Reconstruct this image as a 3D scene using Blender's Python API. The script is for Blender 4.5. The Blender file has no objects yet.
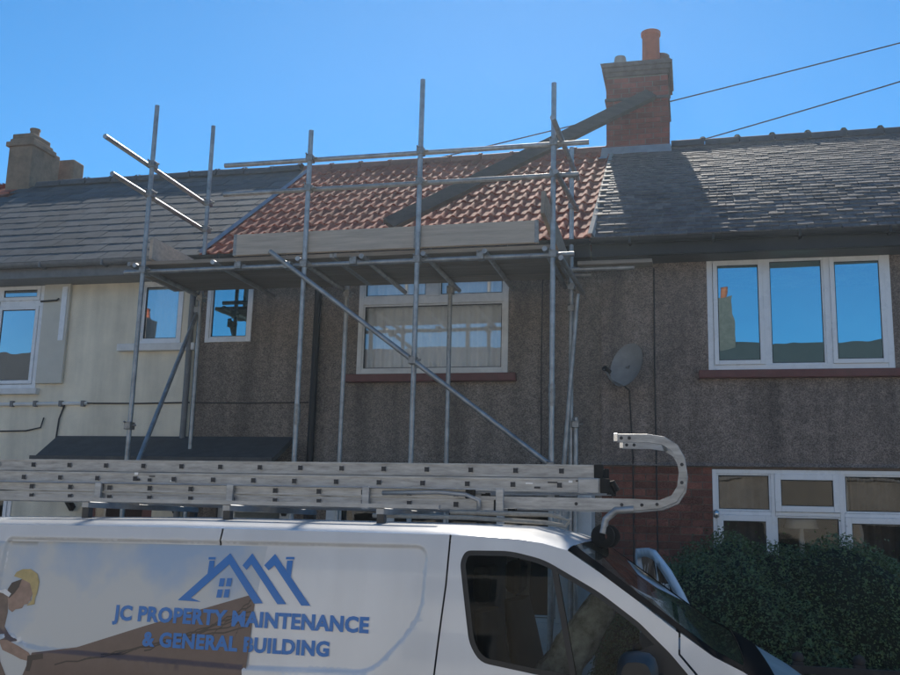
import bpy, bmesh, math, random
from mathutils import Vector, Matrix
from mathutils.geometry import delaunay_2d_cdt
R = math.radians
rnd = random.Random(7)
S = bpy.context.scene
COL = S.collection

# ------------------------------------------------------------------ camera
cam_d = bpy.data.cameras.new('camera'); cam = bpy.data.objects.new('camera', cam_d); COL.objects.link(cam)
cam_d.sensor_fit = 'HORIZONTAL'; cam_d.sensor_width = 36; cam_d.lens = 40.0
cam_d.clip_start = .05; cam_d.clip_end = 2000
yaw, pitch, roll = R(-13.83), R(10.75), R(1.49)
fw = Vector((math.sin(yaw)*math.cos(pitch), math.cos(yaw)*math.cos(pitch), math.sin(pitch)))
rt = Vector((math.cos(yaw), -math.sin(yaw), 0)); up = rt.cross(fw)
r2 = rt*math.cos(roll) + up*math.sin(roll); u2 = up*math.cos(roll) - rt*math.sin(roll)
m = Matrix((r2, u2, -fw)).transposed().to_4x4(); m.translation = (0, 0, 1.85)
cam.matrix_world = m; S.camera = cam

# ------------------------------------------------------------------ sky, sun, exposure
SUN_EL, SUN_AZ = R(38.6), R(-9)          # azimuth from +Y (behind the houses), negative to the left
w = bpy.data.worlds.new('World'); S.world = w; w.use_nodes = True
nt = w.node_tree; bg = nt.nodes['Background']
sky = nt.nodes.new('ShaderNodeTexSky'); sky.sky_type = 'NISHITA'; sky.sun_disc = False
sky.sun_elevation = SUN_EL; sky.sun_rotation = SUN_AZ
sky.altitude = 0; sky.air_density = 1.0; sky.dust_density = 0; sky.ozone_density = 10.0
hs = nt.nodes.new('ShaderNodeHueSaturation'); hs.inputs['Saturation'].default_value = 1.10; hs.inputs['Hue'].default_value = .490
nt.links.new(sky.outputs[0], hs.inputs['Color']); nt.links.new(hs.outputs[0], bg.inputs[0]); bg.inputs[1].default_value = .093
sd = bpy.data.lights.new('sun', 'SUN'); sd.energy = 5.0; sd.angle = R(.53); sd.color = (1, .92, .80)
sun = bpy.data.objects.new('sun', sd); COL.objects.link(sun)
sv = Vector((math.sin(SUN_AZ)*math.cos(SUN_EL), math.cos(SUN_AZ)*math.cos(SUN_EL), math.sin(SUN_EL)))
sun.rotation_euler = sv.to_track_quat('Z', 'Y').to_euler(); sun.location = (0, 30, 40)
S.view_settings.view_transform = 'Standard'; S.view_settings.look = 'None'
S.view_settings.exposure = 0.6; S.view_settings.gamma = 1; S.view_settings.use_curve_mapping = False

# ------------------------------------------------------------------ materials
MATS = {}
def mat(name, col, rough=.8, var=.15, scale=6, bump=0, bscale=60, metal=0, rand=0, spec=.5, col2=None, stretch=None, coat=0, streak=0):
    if name in MATS: return MATS[name]
    M = bpy.data.materials.new(name); M.use_nodes = True; MATS[name] = M
    T = M.node_tree; N = T.nodes; L = T.links; b = N['Principled BSDF']
    b.inputs['Roughness'].default_value = rough; b.inputs['Metallic'].default_value = metal
    b.inputs['Specular IOR Level'].default_value = spec
    b.inputs['Coat Weight'].default_value = coat; b.inputs['Coat Roughness'].default_value = .05
    g = N.new('ShaderNodeNewGeometry'); pos = g.outputs['Position']
    mp = N.new('ShaderNodeMapping'); L.new(pos, mp.inputs['Vector'])
    if stretch: mp.inputs['Scale'].default_value = stretch
    n1 = N.new('ShaderNodeTexNoise'); n1.inputs['Scale'].default_value = scale; n1.inputs['Detail'].default_value = 6; n1.inputs['Roughness'].default_value = .65
    L.new(mp.outputs[0], n1.inputs['Vector'])
    cr = N.new('ShaderNodeValToRGB')
    a = tuple(c*(1-var) for c in col); d = tuple(min(1, c*(1+var)) for c in (col2 or col))
    cr.color_ramp.elements[0].color = (*a, 1); cr.color_ramp.elements[1].color = (*d, 1)
    cr.color_ramp.elements[0].position = .3; cr.color_ramp.elements[1].position = .7
    L.new(n1.outputs[0], cr.inputs[0]); out = cr.outputs[0]
    if rand:
        oi = N.new('ShaderNodeObjectInfo'); mr = N.new('ShaderNodeMapRange')
        mr.inputs[3].default_value = 1-rand; mr.inputs[4].default_value = 1+rand
        L.new(oi.outputs['Random'], mr.inputs[0])
        mx = N.new('ShaderNodeVectorMath'); mx.operation = 'SCALE'
        L.new(out, mx.inputs[0]); L.new(mr.outputs[0], mx.inputs['Scale']); out = mx.outputs[0]
    if streak:
        mp2 = N.new('ShaderNodeMapping'); mp2.inputs['Scale'].default_value = (3.2, 3.2, .35); L.new(pos, mp2.inputs['Vector'])
        n3 = N.new('ShaderNodeTexNoise'); n3.inputs['Scale'].default_value = 1.6; n3.inputs['Detail'].default_value = 8; L.new(mp2.outputs[0], n3.inputs['Vector'])
        mr2 = N.new('ShaderNodeMapRange'); mr2.inputs[1].default_value = .35; mr2.inputs[2].default_value = .65; mr2.inputs[3].default_value = 1-streak; mr2.inputs[4].default_value = 1+streak*.6
        L.new(n3.outputs[0], mr2.inputs[0])
        mx = N.new('ShaderNodeVectorMath'); mx.operation = 'SCALE'
        L.new(out, mx.inputs[0]); L.new(mr2.outputs[0], mx.inputs['Scale']); out = mx.outputs[0]
    L.new(out, b.inputs['Base Color'])
    mrr = N.new('ShaderNodeMapRange'); mrr.inputs[3].default_value = max(0, rough-.08); mrr.inputs[4].default_value = min(1, rough+.08)
    L.new(n1.outputs[0], mrr.inputs[0]); L.new(mrr.outputs[0], b.inputs['Roughness'])
    if bump:
        n2 = N.new('ShaderNodeTexNoise'); n2.inputs['Scale'].default_value = bscale; n2.inputs['Detail'].default_value = 3
        L.new(mp.outputs[0], n2.inputs['Vector'])
        bp = N.new('ShaderNodeBump'); bp.inputs['Strength'].default_value = bump; bp.inputs['Distance'].default_value = .01
        L.new(n2.outputs[0], bp.inputs['Height']); L.new(bp.outputs[0], b.inputs['Normal'])
    return M
def pebbledash(name, col, dark, streak=.28):
    M = mat(name, col, .95, .12, 1.2, streak=streak)
    T = M.node_tree; N = T.nodes; L = T.links; b = N['Principled BSDF']
    g = [n for n in N if n.type == 'NEW_GEOMETRY'][0]
    vo = N.new('ShaderNodeTexVoronoi'); vo.inputs['Scale'].default_value = 125; L.new(g.outputs['Position'], vo.inputs['Vector'])
    src = b.inputs['Base Color'].links[0].from_socket
    hsv = N.new('ShaderNodeSeparateColor'); L.new(vo.outputs['Color'], hsv.inputs[0])
    mr = N.new('ShaderNodeMapRange'); mr.inputs[3].default_value = .5; mr.inputs[4].default_value = 1.55; L.new(hsv.outputs[0], mr.inputs[0])
    mx = N.new('ShaderNodeVectorMath'); mx.operation = 'SCALE'; L.new(src, mx.inputs[0]); L.new(mr.outputs[0], mx.inputs['Scale'])
    nz = N.new('ShaderNodeTexNoise'); nz.inputs['Scale'].default_value = 14; nz.inputs['Detail'].default_value = 5; L.new(g.outputs['Position'], nz.inputs['Vector'])
    rp = N.new('ShaderNodeMapRange'); rp.inputs[1].default_value = .35; rp.inputs[2].default_value = .7; rp.inputs[3].default_value = .82; rp.inputs[4].default_value = 1.15; L.new(nz.outputs[0], rp.inputs[0])
    mx2 = N.new('ShaderNodeVectorMath'); mx2.operation = 'SCALE'; L.new(mx.outputs[0], mx2.inputs[0]); L.new(rp.outputs[0], mx2.inputs['Scale'])
    L.new(mx2.outputs[0], b.inputs['Base Color'])
    bp = N.new('ShaderNodeBump'); bp.inputs['Strength'].default_value = .6; bp.inputs['Distance'].default_value = .008
    L.new(vo.outputs['Distance'], bp.inputs['Height']); L.new(bp.outputs[0], b.inputs['Normal'])
    return M
def glass(name, refl, tint=(1, 1, 1), gcol=(1, 1, 1), rough=.0, wav=.0):
    M = bpy.data.materials.new(name); M.use_nodes = True; T = M.node_tree; N = T.nodes; L = T.links
    N.remove(N['Principled BSDF'])
    tr = N.new('ShaderNodeBsdfTransparent'); tr.inputs[0].default_value = (*tint, 1)
    gl = N.new('ShaderNodeBsdfGlossy'); gl.inputs['Color'].default_value = (*gcol, 1); gl.inputs['Roughness'].default_value = rough
    fr = N.new('ShaderNodeFresnel'); fr.inputs[0].default_value = 1.5
    ma = N.new('ShaderNodeMath'); ma.operation = 'ADD'; ma.use_clamp = True; ma.inputs[1].default_value = refl; L.new(fr.outputs[0], ma.inputs[0])
    mx = N.new('ShaderNodeMixShader'); L.new(ma.outputs[0], mx.inputs[0]); L.new(tr.outputs[0], mx.inputs[1]); L.new(gl.outputs[0], mx.inputs[2])
    if wav:
        g = N.new('ShaderNodeNewGeometry'); nz = N.new('ShaderNodeTexNoise'); nz.inputs['Scale'].default_value = 1.7; L.new(g.outputs['Position'], nz.inputs['Vector'])
        bp = N.new('ShaderNodeBump'); bp.inputs['Strength'].default_value = wav; bp.inputs['Distance'].default_value = .02
        L.new(nz.outputs[0], bp.inputs['Height']); L.new(bp.outputs[0], gl.inputs['Normal'])
    L.new(mx.outputs[0], N['Material Output'].inputs[0]); MATS[name] = M
    return M

brown = pebbledash('brown pebbledash', (.225, .182, .148), .5)
brown2 = pebbledash('right pebbledash', (.215, .168, .140), .5)
cream = mat('cream render', (.78, .70, .55), .9, .10, 2.2, .5, 90, streak=.13)
creamp = mat('pale cream board', (.60, .57, .49), .8, .06, 4, .1)
upvc = mat('white upvc', (.80, .81, .82), .28, .03, 5)
oldwhite = mat('weathered white paint', (.70, .69, .66), .6, .12, 7, .2, 60)
sillred = mat('dark red sill paint', (.13, .035, .03), .5, .2, 12)
blackp = mat('black plastic', (.014, .015, .018), .45, .2, 10, spec=.25)
border = mat('black ceramic border', (.010, .010, .011), .9, .1, 20, spec=.0)
rubber = mat('black rubber', (.02, .02, .02), .85, .2, 20, spec=.15)
greyp = mat('grey plastic pipe', (.16, .16, .16), .5, .2, 10)
galv = mat('galvanised steel', (.37, .37, .365), .5, .35, 9, .08, 120, metal=.75, rand=.12)
coupm = mat('coupler steel', (.30, .29, .27), .5, .3, 30, .2, 80, metal=.7)
board = mat('scaffold board timber', (.27, .215, .165), .88, .25, 3, .25, 40, rand=.2, stretch=(.6, 8, 8))
toem = mat('grey weathered toe board', (.46, .385, .31), .9, .22, 3, .3, 40, rand=.08, stretch=(.7, 6, 9))
plankm = mat('dark plank timber', (.075, .058, .047), .85, .3, 3, .3, 30, stretch=(1.5, 4, 6))
redtile = mat('red concrete tile', (.36, .100, .060), .85, .2, 9, .25, 160, rand=.22, spec=.12)
slate = mat('grey brown plain tile', (.105, .098, .10), .8, .28, 9, .35, 70, rand=.35, spec=.25, col2=(.135, .118, .112))
dkt = mat('dark grey concrete tile', (.075, .085, .09), .85, .25, 6, .3, 90, rand=.2, spec=.2)
ridgem = mat('dark ridge tile', (.06, .062, .068), .75, .3, 14, .4, 60, rand=.2)
ridger = mat('red ridge tile', (.20, .075, .05), .7, .25, 14, .3, 60, rand=.2)
moss = mat('ridge moss', (.05, .065, .03), .95, .4, 40, .8, 80)
mortar = mat('mortar', (.34, .32, .29), .95, .15, 20, .6, 90)
lead = mat('lead flashing', (.26, .29, .33), .5, .2, 6, .15, 20, metal=.25)
brick = mat('red brown brick', (.185, .066, .048), .9, .25, 14, .5, 80, rand=.38, col2=(.21, .08, .055))
brickc = mat('chimney brick', (.23, .064, .046), .9, .25, 14, .6, 70, rand=.35)
mortard = mat('dark mortar', (.17, .14, .125), .95, .2, 20, .5, 90)
capm = mat('weathered chimney cap', (.125, .095, .085), .95, .35, 9, .7, 50)
terra = mat('terracotta pot', (.42, .095, .038), .75, .15, 12, .2, 50)
potg = mat('grey pot', (.30, .27, .24), .85, .2, 12, .2, 50)
stonech = mat('sooty buff chimney', (.23, .155, .10), .95, .3, 5, .7, 40)
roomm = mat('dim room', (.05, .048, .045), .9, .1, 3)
net = mat('net curtain', (.86, .87, .86), .9, .06, 8)
curt = mat('brown curtain', (.17, .14, .12), .95, .2, 8)
felt = mat('dark roofing felt', (.085, .082, .078), .85, .25, 6, .4, 60)
dishm = mat('satellite dish grey', (.26, .255, .245), .55, .15, 9)
cable = mat('black cable', (.02, .02, .022), .6, .1, 5)
vanw = mat('white van paint', (.76, .77, .78), .24, .03, 3, coat=.5, streak=.05)
vang = mat('dark trim', (.02, .021, .023), .5, .15, 12)
vanin = mat('van interior grey', (.045, .045, .048), .75, .2, 8)
camo = mat('camouflage seat cover', (.30, .295, .27), .95, .5, 16, .2, 90, col2=(.62, .61, .57))
alu = mat('weathered aluminium', (.37, .375, .375), .5, .34, 16, .12, 60, metal=.5, stretch=(.5, 3, 3))
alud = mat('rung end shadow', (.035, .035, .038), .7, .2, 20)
tread = mat('rung aluminium', (.46, .47, .48), .45, .15, 20, metal=.6)
steelr = mat('rack steel', (.30, .31, .32), .5, .2, 12, metal=.6)
asph = mat('asphalt', (.052, .052, .055), .92, .2, 3, .6, 140)
pave = mat('paving slab', (.32, .31, .29), .9, .15, 4, .3, 60, rand=.12)
kerbm = mat('kerb stone', (.30, .29, .275), .9, .15, 6, .3, 60)
soil = mat('garden ground', (.11, .095, .07), .95, .3, 3, .6, 40)
fencem = mat('dark fence timber', (.05, .04, .034), .9, .3, 12, .3, 40)
leafm = mat('hedge leaf', (.040, .080, .030), .55, .55, 14, col2=(.095, .15, .055))
leafp = mat('pale hedge leaf', (.20, .24, .13), .6, .3, 20)
barkm = mat('hedge stem', (.07, .05, .035), .95, .3, 20)
blue = mat('blue vinyl', (.026, .20, .58), .35, .02, 4)
silver = mat('silver lamp trim', (.6, .6, .6), .25, .1, 9, metal=.8)
lampw = glass('headlight lens', .05, (.9, .9, .9))
gl_sky = glass('reflective window glass', .50, (.42, .47, .50), (.50, .88, .96), 0, .10)
gl_mid = glass('plain window glass', .16, (.95, .96, .96), (1, 1, 1), 0, .06)
gl_pale = glass('pale window glass', .42, (.8, .84, .85), (.86, .97, 1), 0, .10)
gl_low = glass('ground window glass', -.01, (.70, .72, .72), (1, 1, 1), 0, .06)
gl_van = glass('van window glass', -.033, (.50, .54, .52), (1, 1, 1), 0, 0)

# ------------------------------------------------------------------ helpers
ORG = {}
def link(o, parent):
    COL.objects.link(o)
    if parent: o.parent = parent
def tag(o, label, cat, group=None):
    o['label'] = label; o['category'] = cat
    if group: o['group'] = group
    return o
def thing(name, loc, label, cat, group=None):
    o = bpy.data.objects.new(name, None); COL.objects.link(o); o.location = loc; o.empty_display_size = .2
    ORG[o.name] = Vector(loc); return tag(o, label, cat, group)
class MB:
    """collects shapes in world coordinates; build() links them as one mesh object"""
    def __init__(s): s.v = []; s.f = []
    def add(s, vs, fs):
        k = len(s.v); s.v += [tuple(p) for p in vs]; s.f += [tuple(i+k for i in f) for f in fs]; return s
    def box(s, a, b):
        x0, y0, z0 = a; x1, y1, z1 = b
        return s.add([(x0,y0,z0),(x1,y0,z0),(x1,y1,z0),(x0,y1,z0),(x0,y0,z1),(x1,y0,z1),(x1,y1,z1),(x0,y1,z1)],
            [(0,3,2,1),(4,5,6,7),(0,1,5,4),(1,2,6,5),(2,3,7,6),(3,0,4,7)])
    def bar(s, p0, p1, wd, ht, upv=(0,0,1)):
        p0, p1 = Vector(p0), Vector(p1); d = (p1-p0).normalized(); sx = d.cross(Vector(upv)).normalized(); uz = sx.cross(d)
        vs = [p+sx*a*wd/2+uz*b*ht/2 for p in (p0, p1) for a, b in ((-1,-1),(1,-1),(1,1),(-1,1))]
        return s.add(vs, [(0,1,2,3),(7,6,5,4),(0,4,5,1),(1,5,6,2),(2,6,7,3),(3,7,4,0)])
    def tube(s, pts, r, n=10, hollow=False, caps=True):
        pts = [Vector(p) for p in pts]; k = len(s.v); rings = []; prev = None
        for i, p in enumerate(pts):
            d = ((pts[min(i+1, len(pts)-1)]-p).normalized() + (p-pts[max(i-1, 0)]).normalized()).normalized()
            if prev is None:
                a = d.orthogonal().normalized()
            else:
                a = (prev - d*prev.dot(d)).normalized()
            prev = a; b = d.cross(a)
            rr = r[i] if isinstance(r, (list, tuple)) else r
            s.v += [tuple(p+(a*math.cos(t)+b*math.sin(t))*rr) for t in (2*math.pi*j/n for j in range(n))]
        for i in range(len(pts)-1):
            for j in range(n):
                s.f.append((k+i*n+j, k+i*n+(j+1)%n, k+(i+1)*n+(j+1)%n, k+(i+1)*n+j))
        if caps:
            s.f.append(tuple(k+j for j in range(n))[::-1]); s.f.append(tuple(k+(len(pts)-1)*n+j for j in range(n)))
        return s
    def prism(s, poly, f0, f1):
        """poly list of 2D pts; f0, f1 map a 2D point to the two 3D ends"""
        n = len(poly)
        return s.add([f0(p) for p in poly]+[f1(p) for p in poly],
            [tuple(range(n))[::-1], tuple(range(n, 2*n))]+[(i, (i+1)%n, n+(i+1)%n, n+i) for i in range(n)])
    def grid(s, rows):
        k = len(s.v); n = len(rows[0])
        for r_ in rows: s.v += [tuple(p) for p in r_]
        for i in range(len(rows)-1):
            for j in range(n-1): s.f.append((k+i*n+j, k+i*n+j+1, k+(i+1)*n+j+1, k+(i+1)*n+j))
        return s
    def lathe(s, c, prof, n=16):
        rows = [[(c[0]+r_*math.cos(2*math.pi*j/n), c[1]+r_*math.sin(2*math.pi*j/n), c[2]+z) for j in range(n+1)] for r_, z in prof]
        return s.grid(rows)
    def mesh(s, name, off=Vector((0,0,0)), m=None, smooth=False):
        me = bpy.data.meshes.new(name); me.from_pydata([tuple(Vector(p)-off) for p in s.v], [], s.f); me.update()
        bm = bmesh.new(); bm.from_mesh(me); bmesh.ops.recalc_face_normals(bm, faces=bm.faces); bm.to_mesh(me); bm.free()
        if m: me.materials.append(m)
        if smooth: me.polygons.foreach_set('use_smooth', [True]*len(me.polygons))
        return me
    def build(s, name, m, parent=None, smooth=False, bevel=0, angle=None):
        off = ORG[parent.name] if parent else Vector((0,0,0))
        o = bpy.data.objects.new(name, s.mesh(name, off, m, smooth)); link(o, parent); ORG[o.name] = off
        if bevel:
            b = o.modifiers.new('bevel', 'BEVEL'); b.width = bevel; b.segments = 2; b.limit_method = 'ANGLE'
        if smooth and angle:
            o.data.set_sharp_from_angle(angle=R(angle))
        return o
def piece(name, me, loc, parent, rot=None):
    o = bpy.data.objects.new(name, me); link(o, parent)
    o.location = Vector(loc) - ORG[parent.name]
    if rot is not None: o.rotation_euler = rot
    ORG[o.name] = Vector(loc); return o
def struct(o): o['kind'] = 'structure'; return o
def inside(p, poly):
    x, y = p; c = False; n = len(poly)
    for i in range(n):
        x0, y0 = poly[i]; x1, y1 = poly[(i+1)%n]
        if (y0 > y) != (y1 > y) and x < (x1-x0)*(y-y0)/(y1-y0)+x0: c = not c
    return c
def segd(p, a, b):
    ax, ay = a; bx, by = b; dx, dy = bx-ax, by-ay; L2 = dx*dx+dy*dy
    t = max(0, min(1, ((p[0]-ax)*dx+(p[1]-ay)*dy)/L2)) if L2 else 0
    return math.hypot(p[0]-ax-t*dx, p[1]-ay-t*dy)
def sdist(p, poly):
    d = min(segd(p, poly[i], poly[(i+1)%len(poly)]) for i in range(len(poly)))
    return d if inside(p, poly) else -d
def rounded(poly, r, n=4):
    out = []; N = len(poly)
    for i in range(N):
        p = Vector(poly[i]); a = Vector(poly[i-1]); b = Vector(poly[(i+1)%N])
        rr = r[i] if isinstance(r, (list, tuple)) else r
        da, db = (a-p), (b-p); l = min(rr, da.length*.45, db.length*.45)
        if l < 1e-4: out.append(tuple(p)); continue
        q0 = p+da.normalized()*l; q1 = p+db.normalized()*l
        for k in range(n+1):
            t = k/n; out.append(tuple(q0*(1-t)**2+p*2*t*(1-t)+q1*t*t))
    return out
def cdt(outer, holes, to3, step=0, extra=()):
    """triangulated sheet with holes; to3 maps (u,v) to a point"""
    vs = []; es = []
    for L in [outer]+list(holes):
        k = len(vs); vs += [Vector(p) for p in L]; es += [(k+i, k+(i+1)%len(L)) for i in range(len(L))]
    xs = [p[0] for p in outer]; ys = [p[1] for p in outer]
    if step:
        nx = int((max(xs)-min(xs))/step); ny = int((max(ys)-min(ys))/step)
        for i in range(1, nx+1):
            for j in range(1, ny+1):
                p = (min(xs)+i*step-.5*step*(j%2), min(ys)+j*step)
                if inside(p, outer) and not any(inside(p, h) for h in holes): vs.append(Vector(p))
    for p in extra:
        if inside(p, outer) and not any(inside(p, h) for h in holes): vs.append(Vector(p))
    ov, oe, of, *_ = delaunay_2d_cdt(vs, es, [], 0, 1e-5)
    mb = MB(); fs = []
    for f in of:
        c = (sum(ov[i][0] for i in f)/3, sum(ov[i][1] for i in f)/3)
        if inside(c, outer) and not any(inside(c, h) for h in holes): fs.append(tuple(f))
    mb.add([to3((p[0], p[1])) for p in ov], fs)
    return mb
def rect(x0, x1, z0, z1): return [(x0,z0),(x1,z0),(x1,z1),(x0,z1)]

# ------------------------------------------------------------------ ground, road, pavements
g = MB().grid([[(x, y, 0) for x in (-400, -60, -20, 20, 60, 400)] for y in (-400, -60, -20, 20, 60, 400)]).build('ground', soil); struct(g)
rd = MB().box((-120, -3.2, -.2), (120, 6.55, .006)).build('road', asph); struct(rd)
for y0, y1, nm in ((6.55, 6.68, 'kerb'), (-3.33, -3.2, 'kerb')):
    k = MB()
    kb = MB().box((-120, y0, -.1), (120, y1, .115)).build('kerb', kerbm, bevel=.012); struct(kb)
pv = MB().box((-120, 6.68, -.1), (120, 7.9, .112)).build('pavement', pave); struct(pv)
pv2 = MB().box((-120, -5.2, -.1), (120, -3.33, .112)).build('pavement', pave); struct(pv2)

# ------------------------------------------------------------------ houses
FY = 10.5                                  # front wall plane
EY, EZ, RY, RZ = 10.12, 4.86, 13.30, 7.05  # eaves and ridge of the roof surface
PIT = math.atan2(RZ-EZ, RY-EY); SL = math.hypot(RY-EY, RZ-EZ)
def roofp(s, h=0, steep=0):                # s metres up the slope, h proud of it
    f = s/SL
    d = steep*(f*(1-f))                    # belly put into the slope so its lowest courses fall in shade
    h = h+d
    return (EY+s*math.cos(PIT)-h*math.sin(PIT), EZ+s*math.sin(PIT)+h*math.cos(PIT))

def frame_window(house, x0, x1, z0, z1, y, cells, m_frame, m_glass, fw_=.055, sill=None, sillm=None, lights=(), room=True, deep=.06, sash=.045):
    """outer frame, one casement or fixed pane per cell (x0,x1,z0,z1,kind)"""
    win = MB()
    f = fw_
    win.box((x0, y, z0), (x0+f, y+deep, z1)); win.box((x1-f, y, z0), (x1, y+deep, z1))
    win.box((x0+f, y, z0), (x1-f, y+deep, z0+f)); win.box((x0+f, y, z1-f), (x1-f, y+deep, z1))
    W = win.build('window', m_frame, house, bevel=.004)
    for (a, b, c, d, kind) in cells:
        if kind == 'bar':
            MB().box((a, y+.002, c), (b, y+deep-.002, d)).build('mullion', m_frame, W, bevel=.003); continue
        s_ = sash if kind == 'open' else .018
        yy = y-.016 if kind == 'open' else y+.012
        sm = MB(); sm.box((a, yy, c), (a+s_, yy+.045, d)); sm.box((b-s_, yy, c), (b, yy+.045, d))
        sm.box((a+s_, yy, c), (b-s_, yy+.045, c+s_)); sm.box((a+s_, yy, d-s_), (b-s_, yy+.045, d))
        sm.build('sash', m_frame, W, bevel=.004)
        gk = MB()                          # dark rubber gasket round the pane
        q = .008
        for (e0, e1, e2, e3) in ((a+s_, a+s_+q, c+s_, d-s_), (b-s_-q, b-s_, c+s_, d-s_), (a+s_+q, b-s_-q, c+s_, c+s_+q), (a+s_+q, b-s_-q, d-s_-q, d-s_)):
            gk.box((e0, yy+.012, e2), (e1, yy+.03, e3))
        gk.build('gasket', blackp, W)
        tl = rnd.uniform(-.004, .004)
        MB().add([(a+s_, yy+.02+tl, c+s_), (b-s_, yy+.02-tl, c+s_), (b-s_, yy+.02-tl, d-s_), (a+s_, yy+.02+tl, d-s_)], [(0,1,2,3)]).build('pane', m_glass, W)
    if sill:
        sx, sh, sp = sill
        MB().box((x0-sx, FY-sp, z0-sh), (x1+sx, y+.05, z0-.002)).build('sill', sillm, W, bevel=.008)
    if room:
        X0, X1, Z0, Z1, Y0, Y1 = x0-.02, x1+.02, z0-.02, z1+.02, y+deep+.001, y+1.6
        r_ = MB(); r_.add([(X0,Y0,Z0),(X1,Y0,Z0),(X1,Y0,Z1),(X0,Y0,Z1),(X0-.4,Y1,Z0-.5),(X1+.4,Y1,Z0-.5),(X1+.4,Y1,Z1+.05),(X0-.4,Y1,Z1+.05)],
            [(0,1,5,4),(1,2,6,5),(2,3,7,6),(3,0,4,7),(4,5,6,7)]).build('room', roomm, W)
    return W
def wavy(x0, x1, z0, z1, y, amp, wl, seed=0):
    rr = random.Random(seed); rows = []; n = int((x1-x0)/.015)
    ph = [rr.uniform(0, 6) for _ in range(4)]
    for k in range(5):
        z = z1+(z0-z1)*k/4
        rows.append([(x0+(x1-x0)*i/n, y+amp*math.sin((x0+(x1-x0)*i/n)*6.28/wl+ph[0]+.5*math.sin(i*.13+ph[1]))*(0.6+.4*k/4), z) for i in range(n+1)])
    return MB().grid(rows)
def facade(house, x0, x1, z0, z1, holes, m_, name='wall', y=FY, th=.22):
    f = cdt(rect(x0, x1, z0, z1), [rect(*h) for h in holes], lambda p: (p[0], y, p[1]))
    o = f.build(name, m_, house)
    for fc in o.data.polygons: pass
    bm = bmesh.new(); bm.from_mesh(o.data)
    for fc in bm.faces:
        if fc.normal.y > 0: fc.normal_flip()
    bm.to_mesh(o.data); bm.free()
    so = o.modifiers.new('solid', 'SOLIDIFY'); so.thickness = th; so.offset = -1
    return o
def shell(house, x0, x1, m_, zt=4.8):
    """side, back and ceiling so that the house is a closed box"""
    s = MB(); s.box((x0+.01, 16.2, 0), (x1-.01, 16.4, zt)); s.box((x0+.02, FY+.25, zt-.08), (x1-.02, 16.19, zt))
    s.build('back_wall', m_, house)
    MB().add([(x, y, z) for x in (x0+.03, x0+.15) for y, z in ((FY+.26, zt+.02), (16.1, zt+.02), (RY, RZ-.12))],
        [(0,1,2),(3,4,5),(0,1,4,3),(1,2,5,4),(2,0,3,5)]).build('party_wall', m_, house)
def roof_deck(house, x0, x1, m_):
    d = MB(); a = roofp(-.0, -.03); b = roofp(SL, -.03)
    d.add([(x0, a[0], a[1]), (x1, a[0], a[1]), (x1, b[0], b[1]), (x0, b[0], b[1]), (x0, 16.6, 4.8), (x1, 16.6, 4.8)], [(0,1,2,3), (3,2,5,4)])
    o = d.build('roof', m_, house); return o
def gutter(house, x0, x1, m_, z=4.825, y=10.075):
    gm = MB(); n = 8; rows = []
    for x in (x0, x1):
        rows.append([(x, y-.055*math.cos(math.pi*j/n), z-.055*math.sin(math.pi*j/n)) for j in range(n+1)])
    gm.grid(rows); gm.grid([[(x, y-.05*math.cos(math.pi*j/n), z+.002-.048*math.sin(math.pi*j/n)) for j in range(n+1)] for x in (x0, x1)])
    G = gm.build('gutter', m_, house, smooth=True)
    MB().box((x0, 10.14, 4.66), (x1, 10.165, 4.835)).build('fascia', m_, house)
    MB().box((x0, 10.166, 4.655), (x1, FY, 4.67)).build('soffit', m_, house)
    k = x0+.4
    while k < x1-.1:
        MB().box((k-.012, y-.06, z-.065), (k+.012, 10.139, z+.005)).build('gutter_bracket', m_, G); k += .83
    return G

# ---- tile meshes (local: x across, y up the slope, z proud)
def tile_roman(wd=.30, ln=.375, th=.011, rh=.030):
    mb = MB(); prof = []
    n = 24
    for i in range(n+1):
        u = wd*i/n; k = (u/(wd/2)) % 1.0 if i < n else 1.0
        c = 0
        if k > .42: c = abs(math.sin((k-.42)/.58*math.pi))**1.25
        prof.append((u, rh*c))
    rows = [[(u, -.0, h-.004) for u, h in prof], [(u, 0, h+th) for u, h in prof], [(u, .012, h+th+.003) for u, h in prof], [(u, ln, h+.002) for u, h in prof]]
    mb.grid(rows); return mb.mesh('roman_tile', m=redtile, smooth=False)
def tile_flat(wd, ln, th, m_, chip=0):
    mb = MB(); q = .004
    mb.add([(q, 0, 0), (wd-q, chip, 0), (wd-q, ln, -.006), (q, ln, -.006), (q, 0, th), (wd-q, chip, th), (wd-q, ln, .001), (q, ln, .001)],
        [(0,1,5,4),(4,5,6,7),(1,2,6,5),(3,0,4,7),(0,3,2,1)])
    return mb.mesh('flat_tile', m=m_)

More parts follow.
